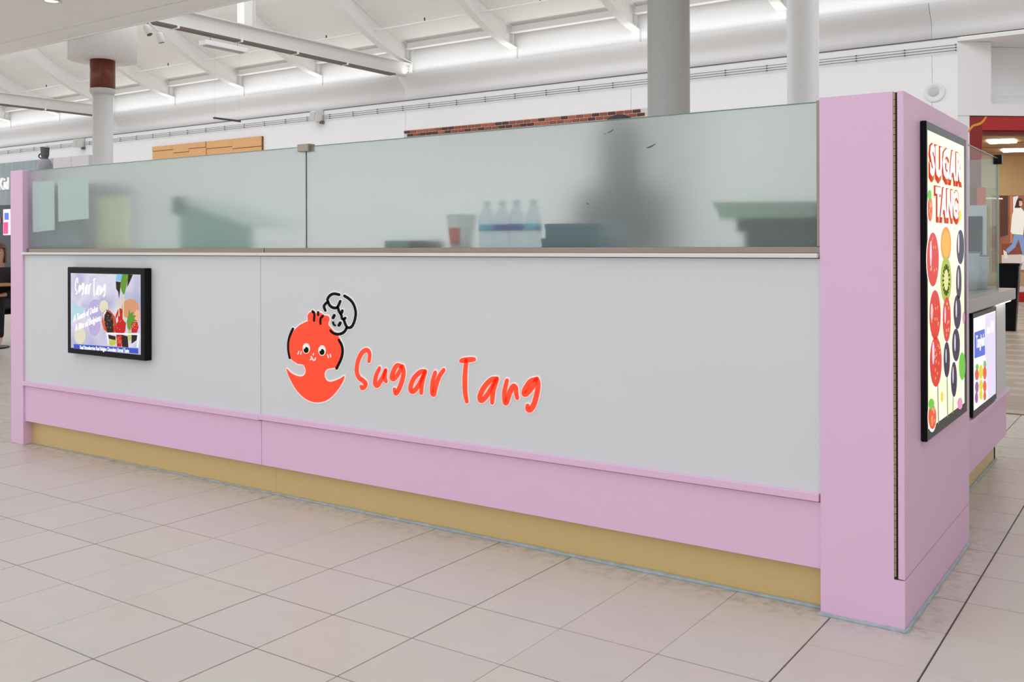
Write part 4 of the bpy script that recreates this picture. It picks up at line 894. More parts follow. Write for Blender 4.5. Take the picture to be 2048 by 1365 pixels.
obj('panel_core', B(-5.01, -0.258, 0.030, 0.036, 0.2, 0.372), PINK, kx)
obj('ledge_shadow_line', B(-5.01, -0.258, 0.020, 0.036, 1.13, 1.1402), GAP, kx)  # near-black strip painting in the shadow line under the ledge
obj('panel_gap', B(-2.9195, -2.9165, 0.018, 0.03, 0.14, 1.14), GAP, kx)
obj('plinth', B(-5.016, -2.86, 0.055, 0.09, 0, 0.145), GOLD, kx)
obj('plinth', B(-2.859, -0.257, 0.055, 0.09, 0, 0.145), GOLD, kx)
def bead(a, b_, r=0.007, r0=None):
    n = 40
    a, b_ = Vector(a), Vector(b_)
    pts = [a.lerp(b_, k / n) + Vector((0, 0, 0.001)) for k in range(n + 1)]
    return tube(pts, [(r if r0 is None else r0 + (r - r0) * min(1, k / n * 1.6)) * random.uniform(0.75, 1.25) for k, _ in enumerate(pts)], 8)
obj('sealant', bead((-4.99, 0.051, 0.001), (-0.257, 0.05, 0.002), 0.008, 0.0015), GREY_CAULK, kx)
obj('sealant', bead((-0.262, -0.003, 0.001), (0.004, -0.003, 0.001)), GREY_CAULK, kx)
obj('sealant', bead((0.003, -0.004, 0.001), (0.003, 1.085, 0.001)), GREY_CAULK, kx)
LEDGE_M = M('ledge_white', (0.78, 0.78, 0.765), rough=0.4, var=0.03)
obj('ledge', B(-5.014, -2.9145, -0.012, 0.06, 1.140, 1.1545, bev=0.002), LEDGE_M, kx)
obj('ledge', B(-2.913, -0.261, -0.012, 0.06, 1.140, 1.1545, bev=0.002), LEDGE_M, kx)
obj('glass_channel', B(-5.005, -2.903, 0.020, 0.052, 1.155, 1.176, bev=0.001), STEEL, kx)
obj('glass_channel', B(-2.900, -0.257, 0.020, 0.052, 1.155, 1.176, bev=0.001), STEEL, kx)
obj('glass_channel', B(-0.2715, -0.257, 0.019, 0.053, 1.1765, 1.648, bev=0.001), STEEL, kx)
pane = obj('glass_pane', B(-5.006, -2.6305, 0.031, 0.041, 1.170, 1.643), FROST, kx)
pane2 = obj('glass_pane', B(-2.6275, -0.268, 0.031, 0.041, 1.170, 1.643), FROST, kx)
EDGE_M = S('glass_edge', (120, 152, 148), rough=0.3)
obj('glass_edge', B(-5.006, -2.6305, 0.0305, 0.0415, 1.643, 1.6455), EDGE_M, pane)
obj('glass_edge', B(-2.6275, -0.268, 0.0305, 0.0415, 1.643, 1.6455), EDGE_M, pane2)
obj('glass_edge', B(-2.6305, -2.6275, 0.031, 0.041, 1.176, 1.643), EDGE_M, pane2)
obj('glass_clip', B(-2.666, -2.594, 0.012, 0.058, 1.620, 1.655, bev=0.002), CLIP, kx)
# scuffs on the glass face
SCUFF = S('scuff_grey', (95, 100, 98), rough=0.8)
frG = lambda u, v, h: Vector((u, 0.031 - h, v))
for pts, w in (([(-1.045, 1.598), (-1.03, 1.602), (-1.018, 1.610)], 0.004), ([(-1.06, 1.594), (-1.052, 1.596)], 0.002), ([(-0.885, 1.533), (-0.868, 1.536), (-0.848, 1.546)], 0.006), ([(-1.135, 1.341), (-1.122, 1.336)], 0.003)):
    obj('scuff_mark', ribbon(nb(), pts, w, frG, 0, 0.0004, taper=0.8), SCUFF, pane2)
# inner counter and shelf
obj('inner_counter', B(-5.02, -0.257, 0.056, 0.50, 1.12, 1.158), WHITE_PANEL, kx)
obj('inner_panel', B(-5.02, -0.257, 0.45, 0.48, 0, 1.12), WHITE_PANEL, kx)
# service side of the kiosk
obj('side_panel', B(-0.14, -0.10, 1.085, 2.80, 0.372, 0.885), WHITE_PANEL, kx)
obj('side_panel', B(-0.90, -0.14, 2.76, 2.80, 0.142, 0.885), WHITE_PANEL, kx)
obj('lower_panel', B(-0.14, -0.098, 1.085, 2.805, 0.142, 0.366, bev=0.001), PINK, kx)
obj('panel_cap', B(-0.14, -0.082, 1.085, 2.82, 0.362, 0.388, bev=0.0015), PINK, kx)
obj('plinth', B(-0.19, -0.152, 1.085, 2.79, 0, 0.145), GOLD, kx)
obj('plinth', B(-0.90, -0.152, 2.75, 2.79, 0, 0.145), GOLD, kx)
obj('sealant', bead((-0.149, 1.09, 0.001), (-0.149, 2.79, 0.001)), GREY_CAULK, kx)
obj('countertop', B(-0.92, -0.058, 1.086, 2.87, 0.885, 0.944, bev=0.002), M('grey_stone_top', (0.40, 0.37, 0.355), rough=0.3, var=0.12, scale=25), kx)
obj('counter_light', B(-0.097, -0.070, 2.45, 2.78, 0.876, 0.885), S('strip_light', (255, 255, 250), emit=2.5), kx)
gp = obj('sneeze_guard', B(-0.138, -0.130, 1.088, 2.775, 0.945, 1.655), GLASS, kx)
obj('guard_edge', B(-0.1385, -0.1295, 2.775, 2.783, 0.945, 1.655), S('edge_pale_green', (170, 195, 185), rough=0.3), gp)
obj('guard_top_edge', B(-0.1385, -0.1295, 1.088, 2.783, 1.655, 1.6575), S('edge_pale_green', (170, 195, 185), rough=0.3), gp)
obj('guard_return', B(-0.50, -0.139, 2.768, 2.776, 0.945, 1.655), GLASSEDGE, kx)
obj('guard_clip', B(-0.155, -0.110, 2.755, 2.80, 1.625, 1.675, bev=0.003), BLACK, kx)
obj('screw', B(-0.083, -0.075, 1.10, 1.11, 0.86, 0.87), BLACK, kx)

# ------------------------------------------------------------------ logo on the front panel
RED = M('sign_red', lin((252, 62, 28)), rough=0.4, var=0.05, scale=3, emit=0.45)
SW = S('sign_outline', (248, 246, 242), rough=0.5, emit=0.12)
SB = M('sign_black', (0.006, 0.005, 0.005), rough=0.6, spec=0.1)
frF = lambda u, v, h: Vector((u, 0.012 - h, v))
lg = empty('logo_sign', (-2.0, 0.012, 0.5), label='red cartoon fruit emblem and red handwritten shop name on the white front panel', cat='sign')
bodypts = smooth_path(LOGO_BODY, 3, closed=True)
bm = nb()
blob(bm, grow(bodypts, 0.006), frF, 0, 0.002)
for s in LOGO_BLACK + LOGO_DOTS: ribbon(bm, s, 0.0225, frF, 0, 0.0021)
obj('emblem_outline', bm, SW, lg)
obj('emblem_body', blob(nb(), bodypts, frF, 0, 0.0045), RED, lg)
# bare panel showing inside the small face and cap
for ss, w in ((LOGO_BLACK, 0.0122), (LOGO_DOTS, 0.0145), (LOGO_THIN, 0.0065)):
    for s in ss: obj('emblem_line', ribbon(nb(), s, w, frF, 0, 0.0062), SB, lg)
for a, c, g in zip(EYE_WHITE, EYE_PUPIL, EYE_GLINT):
    e = obj('emblem_eye', blob(nb(), a, frF, 0, 0.0056), SW, lg)
    obj('pupil', blob(nb(), c, frF, 0, 0.0064), SB, e)
    obj('glint', blob(nb(), g, frF, 0, 0.0070), SW, e)
for s in FACE_WHITE: obj('emblem_face_mark', ribbon(nb(), s, 0.0065, frF, 0, 0.0056), SW, lg)
for k, ss in LETTERS.items():
    bm = nb()
    for s in ss: ribbon(bm, s, 0.0225, frF, 0, 0.006, taper=0.25)
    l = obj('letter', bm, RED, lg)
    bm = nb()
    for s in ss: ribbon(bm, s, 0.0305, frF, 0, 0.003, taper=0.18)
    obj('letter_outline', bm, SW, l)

# ------------------------------------------------------------------ screens
def glow(name, c, e):
    m = M(name, lin(c), rough=0.4, var=0.03, scale=20, emit=e, spec=0.15)
    b = m.node_tree.nodes['Principled BSDF']
    for l in list(b.inputs['Base Color'].links): m.node_tree.links.remove(l)
    b.inputs['Base Color'].default_value = tuple(x * 0.06 for x in lin(c)) + (1,)
    return m

def emis(name, c, e=0.55):
    return glow(name, c, e)

def print_layer(parent, name, polys, fr, h, mat):
    for p in polys: obj(name, blob(nb(), p, fr, 0, h), mat, parent)

def pastel(name, stops, scale, e):
    m = bpy.data.materials.new(name); m.use_nodes = True
    nt = m.node_tree; b = nt.nodes['Principled BSDF']
    tc = nt.nodes.new('ShaderNodeTexCoord'); nz = nt.nodes.new('ShaderNodeTexNoise')
    nz.inputs['Scale'].default_value = scale; nz.inputs['Detail'].default_value = 1
    nt.links.new(tc.outputs['Object'], nz.inputs['Vector'])
    cr = nt.nodes.new('ShaderNodeValToRGB')
    while len(cr.color_ramp.elements) < len(stops): cr.color_ramp.elements.new(0.5)
    for q, (pos, c) in zip(cr.color_ramp.elements, stops): q.position = pos; q.color = lin(c) + (1,)
    nt.links.new(nz.outputs['Fac'], cr.inputs[0])
    nt.links.new(cr.outputs[0], b.inputs['Emission Color'])
    b.inputs['Base Color'].default_value = (0.05, 0.05, 0.05, 1)
    b.inputs['Emission Strength'].default_value = e
    b.inputs['Roughness'].default_value = 0.3
    return m

# landscape screen on the front
tv = empty('display_screen', (-4.12, 0.0, 0.585), label='black framed landscape screen with strawberry advert on the kiosk front', cat='screen')
obj('frame', B(-4.488, -3.768, -0.030, 0.012, 0.586, 1.072, bev=0.003), BLACK, tv)
tvs = obj('screen', B(-4.452, -3.803, -0.0312, -0.029, 0.617, 1.038), pastel('tv_picture', [(0.3, (150, 160, 200)), (0.45, (196, 190, 214)), (0.58, (214, 208, 226)), (0.7, (180, 178, 210))], 5, 0.85), tv)
frT = lambda u, v, h: Vector((u, -0.0312 - h, v))
TVC = {'orange': (214, 150, 110), 'peach': (235, 180, 150), 'teal': (178, 214, 226), 'violet': (186, 172, 214), 'cream': (222, 218, 190), 'choc': (196, 78, 40), 'red': (196, 26, 26), 'orangered': (226, 92, 40), 'dark': (42, 22, 18), 'leaf': (96, 150, 44), 'lightblue': (130, 190, 226), 'lime': (190, 200, 70), 'drip': (214, 214, 150), 'white': (240, 244, 250), 'blue': (58, 84, 196)}
for n, k in enumerate(TVC):
    print_layer(tvs, 'picture_' + k, TV[k], frT, 0.0003 + 0.00012 * n, emis('tv_' + k, TVC[k], 0.85))
bm_list = []
for k in ('red', 'choc'):
    for c in TV[k]:
        cx = sum(p[0] for p in c) / len(c); cz = sum(p[1] for p in c) / len(c)
        rx = (max(p[0] for p in c) - min(p[0] for p in c)) / 2; rz = (max(p[1] for p in c) - min(p[1] for p in c)) / 2
        bm = nb()
        for q in range(22):
            u, v = random.uniform(-.75, .75), random.uniform(-.8, .8)
            if u * u + v * v > .55: continue
            ribbon(bm, [(cx + u * rx, cz + v * rz), (cx + u * rx, cz + v * rz + 0.003)], 0.0022, frT, 0, 0.0022, per=1)
        obj('picture_seeds', bm, emis('tv_seed', (238, 170, 110), 0.8), tvs, kind='stuff')
WTXT = emis('screen_white', (248, 250, 255), 0.95)
t = TV_TXT['t1']
# shop name in the same hand as the panel sign
xs = [p[0] for ss in LETTERS.values() for s in ss for p in s]; zs = [p[1] for ss in LETTERS.values() for s in ss for p in s]
lx0, lx1, lz0, lz1 = min(xs), max(xs), min(zs), max(zs)
slope = 0.0
bm = nb()
for ss in LETTERS.values():
    for s in ss:
        q = [(t[0][0] + (p[0] - lx0) / (lx1 - lx0) * (t[1][0] - t[0][0]), 0.915 + (p[1] - lz0) / (lz1 - lz0) * 0.095) for p in s]
        ribbon(bm, q, 0.0058, frT, 0, 0.0028)
obj('screen_title', bm, WTXT, tvs)
for key, txt in (('t2', 'A Touch of Dubai'), ('t3', 'A Bite of Belgium')):
    t = TV_TXT[key]
    obj('screen_text', lettering(txt, t[0], t[1], t[2], frT, 0, 0.0028, shear=0.2, bold=0.0), WTXT, tvs)
t = TV_TXT['t4']
obj('screen_text', lettering('Real Strawberries Real Belgian Chocolate Unreal Taste', t[0], t[1], (t[2][0], t[2][1] + 0.004), frT, 0, 0.003, bold=0.015), WTXT, tvs)

# portrait screen on the tower side
po = empty('display_screen', (0.01, 0.57, 0.545), label='tall black framed portrait screen with fruit skewers on the pink tower side', cat='screen')
obj('frame', B(0.0, 0.020, 0.222, 0.926, 0.544, 1.583, bev=0.003), BLACK, po)
pos = obj('screen', B(0.019, 0.0208, 0.236, 0.868, 0.585, 1.553), pastel('poster_paper', [(0.3, (226, 238, 190)), (0.5, (232, 240, 206)), (0.7, (238, 242, 226))], 3, 0.9), po)
frP = lambda u, v, h: Vector((0.0208 + h, u, v))
POC = {'stick': (150, 128, 80), 'orange': (240, 150, 30), 'orange_in': (246, 178, 60), 'kiwi': (170, 190, 50), 'kiwi_core': (226, 226, 150), 'red': (222, 52, 36), 'grape': (52, 40, 66), 'gleam': (225, 215, 235), 'berry': (232, 84, 40), 'green': (110, 196, 60), 'yellow': (240, 216, 70), 'pink': (226, 150, 196)}
# white cut-out edge round every fruit
edge = [grow(p, 0.010) for k in ('orange', 'kiwi', 'red', 'grape', 'berry') for p in PO[k]]
print_layer(pos, 'picture_edge', edge, frP, 0.0002, emis('po_edge', (248, 250, 244), 0.9))
for n, k in enumerate(POC):
    print_layer(pos, 'picture_' + k, PO[k], frP, 0.0003 + 0.00012 * n, emis('po_' + k, POC[k], 0.85))
# kiwi seeds and strawberry seeds
bm = nb()
c = PO['kiwi'][0]; cx = sum(p[0] for p in c) / len(c); cz = sum(p[1] for p in c) / len(c)
rx = (max(p[0] for p in c) - min(p[0] for p in c)) / 2; rz = (max(p[1] for p in c) - min(p[1] for p in c)) / 2
for k in range(18):
    a = 2 * math.pi * k / 18
    ribbon(bm, [(cx + rx * .5 * math.cos(a), cz + rz * .5 * math.sin(a)), (cx + rx * .64 * math.cos(a), cz + rz * .64 * math.sin(a))], 0.007, frP, 0, 0.0022)
obj('picture_seeds', bm, emis('po_seed', (30, 26, 14), 0.8), pos, kind='stuff')
bm = nb()
for c in PO['red'] + PO['berry']:
    cx = sum(p[0] for p in c) / len(c); cz = sum(p[1] for p in c) / len(c)
    rx = (max(p[0] for p in c) - min(p[0] for p in c)) / 2; rz = (max(p[1] for p in c) - min(p[1] for p in c)) / 2
    for k in range(14):
        u, v = random.uniform(-.7, .7), random.uniform(-.75, .75)
        if u * u + v * v > .6: continue
        ribbon(bm, [(cx + u * rx, cz + v * rz), (cx + u * rx, cz + v * rz + 0.006)], 0.004, frP, 0, 0.0022)
obj('picture_strawberry_seeds', bm, emis('po_sseed', (250, 190, 130), 0.85), pos, kind='stuff')
ORED = emis('po_letter_red', (214, 66, 30), 0.85)
for txt in ('SUGAR', 'TANG'):
    t = PO_TXT[txt]
    d = 0.008
    obj('poster_title_edge', lettering(txt, (t[0][0] - 0.014, t[0][1] - 0.020), (t[1][0] + 0.014, t[1][1] - 0.020), (t[2][0] - 0.014, t[2][1] + 0.004), frP, 0, 0.0025, bold=0.075, space=1.12), ORED, pos)
    obj('poster_title', lettering(txt, t[0], t[1], t[2], frP, 0, 0.0032, bold=0.045, space=1.12), WTXT, pos)

# small screen on the service side
sd = empty('display_screen', (-0.09, 2.05, 0.395), label='smaller black framed screen with blue tag below the grey countertop', cat='screen')
obj('frame', B(-0.10, -0.0845, 1.700, 2.375, 0.395, 0.870, bev=0.003), BLACK, sd)
sds = obj('screen', B(-0.086, -0.0838, 1.716, 2.344, 0.427, 0.847), pastel('side_picture', [(0.3, (236, 234, 248)), (0.55, (246, 246, 252)), (0.7, (226, 222, 242))], 4, 0.95), sd)
frD = lambda u, v, h: Vector((-0.0838 + h, u, v))
SDC = {'lavender': (222, 214, 238), 'white': (250, 250, 255), 'green': (110, 190, 90), 'red': (222, 92, 60), 'yellow': (226, 206, 60), 'purple': (150, 90, 150), 'blue': (84, 104, 206)}
for n, k in enumerate(SDC):
    print_layer(sds, 'picture_' + k, SS[k], frD, 0.0003 + 0.00012 * n, emis('sd_' + k, SDC[k], 0.9))
t = SS_TXT
obj('screen_text', lettering('Tanghulu', t[0], t[1], t[2], frD, 0, 0.002, bold=0.01), WTXT, sds)

# ------------------------------------------------------------------ things behind the frosted glass
CZ = 1.158
def water_bottle(x, y, label_col, label):
    t = empty('water_bottle', (x, y, CZ), label=label, cat='bottle', group='water bottles behind the frosted glass')
    z = CZ
    obj('body', lathe([(0.0, z), (0.028, z), (0.032, z + 0.006), (0.0325, z + 0.02), (0.0305, z + 0.026), (0.0325, z + 0.032), (0.0305, z + 0.038), (0.0325, z + 0.044), (0.0305, z + 0.05), (0.0325, z + 0.056), (0.0325, z + 0.13), (0.030, z + 0.145), (0.020, z + 0.170), (0.0135, z + 0.182), (0.0125, z + 0.192), (0.0, z + 0.192)], (x, y), 20), BOTM, t, smooth=True)
    obj('label', lathe([(0.0332, z + 0.085), (0.0332, z + 0.112)], (x, y), 20), label_col, t, smooth=True)
    obj('cap', lathe([(0.0, z + 0.191), (0.0150, z + 0.191), (0.0150, z + 0.207), (0.0, z + 0.208)], (x, y), 16), S('cap_white', (240, 242, 244)), t)
BOTM = PLASTIC
L1 = S('label_cyan', (70, 190, 220)); L2 = S('label_blue', (40, 60, 170))
water_bottle(-1.640, 0.095, L1, 'leftmost of the four water bottles behind the frosted glass')
water_bottle(-1.566, 0.098, L2, 'second of the four water bottles, counted from the white cup')
water_bottle(-1.489, 0.090, L2, 'third of the four water bottles, counted from the white cup')
water_bottle(-1.412, 0.095, L1, 'water bottle next to the stacked dark boxes')
cp = empty('paper_cup', (-1.79, 0.12, CZ), label='white cup with red print beside the water bottles', cat='cup')
obj('body', lathe([(0.0, CZ), (0.044, CZ), (0.050, CZ + 0.06), (0.063, CZ + 0.150), (0.066, CZ + 0.156), (0.062, CZ + 0.157), (0.048, CZ + 0.06), (0.0, CZ + 0.01)], (-1.79, 0.12), 24), S('cup_white', (240, 238, 235)), cp, smooth=True)
bm = nb()
va = []
for k in range(7):
    a = math.radians(-125 + 11 * k)
    va.append([bm.verts.new((-1.79 + r * math.cos(a), 0.12 + r * math.sin(a), CZ + h)) for r, h in ((0.0495, 0.03), (0.0585, 0.10))])
for a, b_ in zip(va, va[1:]): bm.faces.new((a[0], b_[0], b_[1], a[1]))
obj('red_print', bm, S('cup_red', (220, 60, 60)), cp)
TEAL = S('teal_carton', (36, 92, 108), rough=0.4)
def carton(x0, x1, y0, y1, z0, z1, m, label):
    t = empty('carton', ((x0 + x1) / 2, (y0 + y1) / 2, z0), label=label, cat='box')
    obj('tray', B(x0, x1, y0, y1, z0, z1 - 0.016, bev=0.002), m, t)
    obj('lid', B(x0 - 0.002, x1 + 0.002, y0 - 0.002, y1 + 0.002, z1 - 0.018, z1, bev=0.002), m, t)
carton(-1.352, -1.092, 0.06, 0.26, CZ, CZ + 0.054, TEAL, 'dark teal carton at the bottom of the stack behind the glass')
carton(-1.335, -1.075, 0.06, 0.26, CZ + 0.054, CZ + 0.110, TEAL, 'dark teal carton on top of the stack behind the glass')
tr = empty('packet', (-2.07, 0.12, CZ), label='low grey-green packet left of the white cup', cat='packet')
obj('body', B(-2.18, -1.955, 0.07, 0.2, CZ, CZ + 0.05, bev=0.004), S('packet_green', (120, 146, 128)), tr)
obj('dark_end', B(-2.03, -1.953, 0.066, 0.204, CZ + 0.003, CZ + 0.047), S('packet_dark', (62, 50, 46)), tr)
for n, (a, b_, c, d, lb) in enumerate(((-4.975, -4.737, 1.274, 1.577, 'narrow white paper taped inside the frosted glass beside the pink post'), (-4.70, -4.39, 1.333, 1.578, 'wider white paper taped inside the frosted glass above the advert screen'))):
    q = nb()
    slab([(a, 0.0425, d), (b_, 0.0425, d - 0.002), (b_ + 0.004, 0.0425, c + 0.012), (a + 0.006, 0.0425, c)], (0, 0.001, 0), q)
    obj('paper_sheet', q, S('paper_white', (250, 252, 252)), label=lb, cat='paper', group='papers taped inside the glass')
ap = empty('grey_appliance', (-4.72, 0.3, CZ), label='tall grey appliance behind the taped papers at the left glass end', cat='appliance')
obj('body', B(-4.995, -4.50, 0.10, 0.44, CZ, CZ + 0.40, bev=0.01, seg=2), S('appliance_grey', (138, 132, 142)), ap)
obj('front_door', B(-4.97, -4.52, 0.09, 0.10, CZ + 0.03, CZ + 0.37, bev=0.004), S('appliance_door', (150, 146, 156)), ap)
obj('handle', B(-4.56, -4.54, 0.07, 0.09, CZ + 0.1, CZ + 0.3, bev=0.003), S('appliance_handle', (90, 120, 110)), ap)
tub = empty('acrylic_board', (-4.3, 0.14, CZ), label='cream acrylic board standing behind the left glass pane beside the papers', cat='board')
obj('sheet', B(-4.44, -4.14, 0.135, 0.139, CZ + 0.004, CZ + 0.31), translucent('board_cream', (252, 250, 226), 0.88), tub)
obj('foot', B(-4.40, -4.18, 0.10, 0.18, CZ, CZ + 0.006), translucent('board_cream', (252, 250, 226), 0.88), tub)
dc = empty('display_case', (-3.44, 0.3, CZ), label='display case with sloping lid behind the left glass pane', cat='display case')
obj('body', slab([(-3.72, 0.16, CZ), (-3.14, 0.16, CZ), (-3.14, 0.16, CZ + 0.125), (-3.72, 0.16, CZ + 0.27)], (0, 0.004, 0)), translucent('case_green', (200, 222, 212), 0.75), dc)
obj('lid', slab([(-3.735, 0.15, CZ + 0.274), (-3.12, 0.15, CZ + 0.12), (-3.12, 0.15, CZ + 0.138), (-3.735, 0.15, CZ + 0.292)], (0, 0.32, 0)), translucent('case_lid', (246, 248, 246), 0.6), dc)
obj('corner_bracket', B(-3.745, -3.69, 0.13, 0.2, CZ + 0.2, CZ + 0.295), S('bracket_dark', (70, 92, 92)), dc)
mc = empty('candy_machine', (-0.46, 0.33, CZ), label='dark machine with wide grey-green lid behind the glass beside the pink tower', cat='machine')
obj('base', B(-0.585, -0.29, 0.20, 0.46, CZ, CZ + 0.07, bev=0.004), S('machine_dark', (66, 84, 80)), mc)
obj('neck', B(-0.60, -0.29, 0.17, 0.46, CZ + 0.07, CZ + 0.118), S('machine_black', (26, 32, 30)), mc)
obj('lid', slab([(-0.645, 0.13, CZ + 0.118), (-0.285, 0.13, CZ + 0.118), (-0.285, 0.13, CZ + 0.17), (-0.675, 0.13, CZ + 0.178), (-0.66, 0.13, CZ + 0.155)], (0, 0.33, 0)), translucent('machine_lid', (196, 214, 196), 0.4), mc)
# flask standing on the kiosk's end wall
fk = empty('drink_flask', (-5.09, 0.2, 1.56), label='pale grey flask with dark loop cap standing above the left kiosk post', cat='flask')
obj('body', lathe([(0.0, 1.56), (0.043, 1.56), (0.046, 1.57), (0.046, 1.68), (0.043, 1.702), (0.034, 1.722), (0.022, 1.734), (0.0, 1.735)], (-5.12, 0.2), 28), S('flask_grey', (150, 146, 152), rough=0.4), fk, smooth=True)
obj('cap', lathe([(0.0, 1.733), (0.018, 1.733), (0.020, 1.748), (0.024, 1.756), (0.026, 1.806), (0.0, 1.808)], (-5.12, 0.2), 24), S('flask_cap', (92, 90, 90), rough=0.7, bump=0.5, scale=150), fk)
bm = nb()
c0 = Vector((-5.152, 0.195, 1.755))
lp = [c0 + Vector((0.030 * math.cos(a), 0, 0.014 * math.sin(a))) for a in [2 * math.pi * k / 20 for k in range(21)]]
obj('loop', tube(lp, 0.004, 8, bm), S('flask_loop', (40, 40, 42)), fk)

# cups and sign holder behind the service guard
def cup_stack(x, y, n, label):
    t = empty('cup_stack', (x, y, 0.944), label=label, cat='cups', group='clear cup stacks on the service counter')
    bm = nb()
    for k in range(n):
        z = 0.945 + 0.018 * k
        lathe([(0.032, z), (0.044, z + 0.10), (0.047, z + 0.104), (0.043, z + 0.104), (0.031, z + 0.004)], (x, y), 18, bm)
    obj('cups', bm, S('cup_clear', (205, 216, 226), rough=0.25, var=0.1), t, smooth=True)
    obj('top_rim', lathe([(0.044, 0.945 + 0.018 * n + 0.086), (0.050, 0.945 + 0.018 * n + 0.09), (0.044, 0.945 + 0.018 * n + 0.094)], (x, y), 18), S('rim_grey', (120, 128, 140)), t)
cup_stack(-0.215, 2.45, 6, 'stack of clear cups nearest the pink tower behind the guard glass')
cup_stack(-0.195, 2.60, 5, 'shorter stack of clear cups further along behind the guard glass')
sh = empty('sign_holder', (-0.25, 2.7, 0.944), label='upright clear sign holder behind the cup stacks', cat='sign holder')
obj('foot', B(-0.32, -0.17, 2.66, 2.75, 0.945, 0.955), S('holder_clear', (200, 210, 215)), sh)
obj('sheet', slab([(-0.33, 2.69, 0.955), (-0.18, 2.70, 0.955), (-0.18, 2.72, 1.40), (-0.33, 2.71, 1.40)], (0, 0.006, 0)), S('holder_sheet', (198, 204, 210)), sh)
obj('print_block', slab([(-0.31, 2.6885, 1.05), (-0.20, 2.6965, 1.05), (-0.20, 2.711, 1.34), (-0.31, 2.703, 1.34)], (0, 0.003, 0)), S('holder_print', (70, 70, 76)), sh)

# ------------------------------------------------------------------ people
SKINM = M('skin', (0.56, 0.33, 0.23), rough=0.5, var=0.05)
HAIRD = M('dark_hair', (0.03, 0.02, 0.016), rough=0.45, var=0.4, scale=40, stretch=(4, 4, 0.7), bump=0.6)
HAIRB = M('brown_hair', (0.14, 0.06, 0.028), rough=0.45, var=0.5, scale=40, stretch=(4, 4, 0.7), bump=0.6)

def head(parent, c, face, hair, r=1.0, style='bob'):
    """head built about c, looking along the unit vector face (horizontal)"""
    f = Vector((face[0], face[1], 0)).normalized(); s = Vector((f.y, -f.x, 0)); u = Vector((0, 0, 1))
    L = lambda a, b_, d: Vector(c) + (s * a + f * b_ + u * d) * r
    def ell(a, b_, d, ra, rb, rd, n=14):
        t = bmesh.new(); bmesh.ops.create_uvsphere(t, u_segments=n, v_segments=n - 4, radius=1)
        for q in t.verts: q.co = L(a + q.co.x * ra, b_ + q.co.y * rb, d + q.co.z * rd)
        return t
    parts = []
    EY = S('eye_white', (235, 232, 228)); IR = M('iris', (0.02, 0.012, 0.008)); LP = M('lips', (0.42, 0.14, 0.12))
    for sg in (-1, 1):
        e = obj('eye', ell(sg * 0.032, 0.083, 0.0, 0.013, 0.009, 0.008), EY, parent, smooth=True)
        obj('iris', ell(sg * 0.032, 0.0905, 0.0, 0.006, 0.003, 0.006, 10), IR, e, smooth=True)
        obj('eyebrow', tube([L(sg * 0.016, 0.094, 0.021), L(sg * 0.034, 0.092, 0.027), L(sg * 0.05, 0.080, 0.021)], [0.003, 0.004, 0.002], 6), hair, parent)
    obj('nose', tube([L(0, 0.088, 0.008), L(0, 0.104, -0.022), L(0, 0.108, -0.034), L(0, 0.092, -0.042)], [0.006, 0.010, 0.013, 0.008], 8), SKINM, parent, smooth=True)
    obj('mouth', ell(0, 0.090, -0.062, 0.023, 0.008, 0.007), LP, parent, smooth=True)
    # hair cap, open at the face
    bm = nb()
    n, mrows = 40, 14
    low = {'bob': -0.125, 'short': -0.035, 'long': -0.22}[style]
    rows_ = []
    for i in range(mrows + 1):
        th = math.pi * 0.5 * i / 8 if i <= 8 else None
        row = []
        for k in range(n):
            ph = 2 * math.pi * k / n          # 0 = face direction
            front = max(0.0, math.cos(ph))
            w = 0.006 * math.sin(ph * 9 + i * 0.7)
            if i <= 8:
                rr = math.sin(th); zz = 0.035 + 0.100 * math.cos(th)
            else:
                rr = 1.0 + 0.04 * math.sin((i - 8) / 6 * 3.1)
                zz = 0.035 + (low - 0.035) * (i - 8) / 6
            lim = 0.062
            if front > 0.45 and zz < lim: zz = lim + 0.004 * math.sin(i + k)
            row.append(bm.verts.new(L((0.088 * rr + w) * math.sin(ph), (0.108 * rr + w) * math.cos(ph) - 0.004, zz)))
        rows_.append(row)
    for a, b_ in zip(rows_, rows_[1:]):
        for k in range(n): bm.faces.new((a[k], a[(k + 1) % n], b_[(k + 1) % n], b_[k]))
    bmesh.ops.remove_doubles(bm, verts=bm.verts, dist=0.0005)
    o = obj('hair', bm, hair, parent, smooth=True)
    return L

def head_joints(c, f, r=1.0):
    f = Vector((f[0], f[1], 0)).normalized(); u = Vector((0, 0, 1)); c = Vector(c)
    P = lambda b_, d, *rad: tuple(c + f * b_ * r + u * d * r) + tuple(q * r for q in rad)
    return {'neck': P(-0.02, -0.16, 0.055), 'jaw': P(0.008, -0.085, 0.062, 0.066), 'cheek': P(0.004, -0.03, 0.079, 0.088), 'brow': P(0.0, 0.04, 0.082, 0.096), 'crown': P(-0.006, 0.10, 0.055, 0.065),
            'nose_root': P(0.086, 0.0, 0.010), 'nose_tip': P(0.110, -0.032, 0.011)}
HEAD_E = [('neck', 'jaw'), ('jaw', 'cheek'), ('cheek', 'brow'), ('brow', 'crown')]

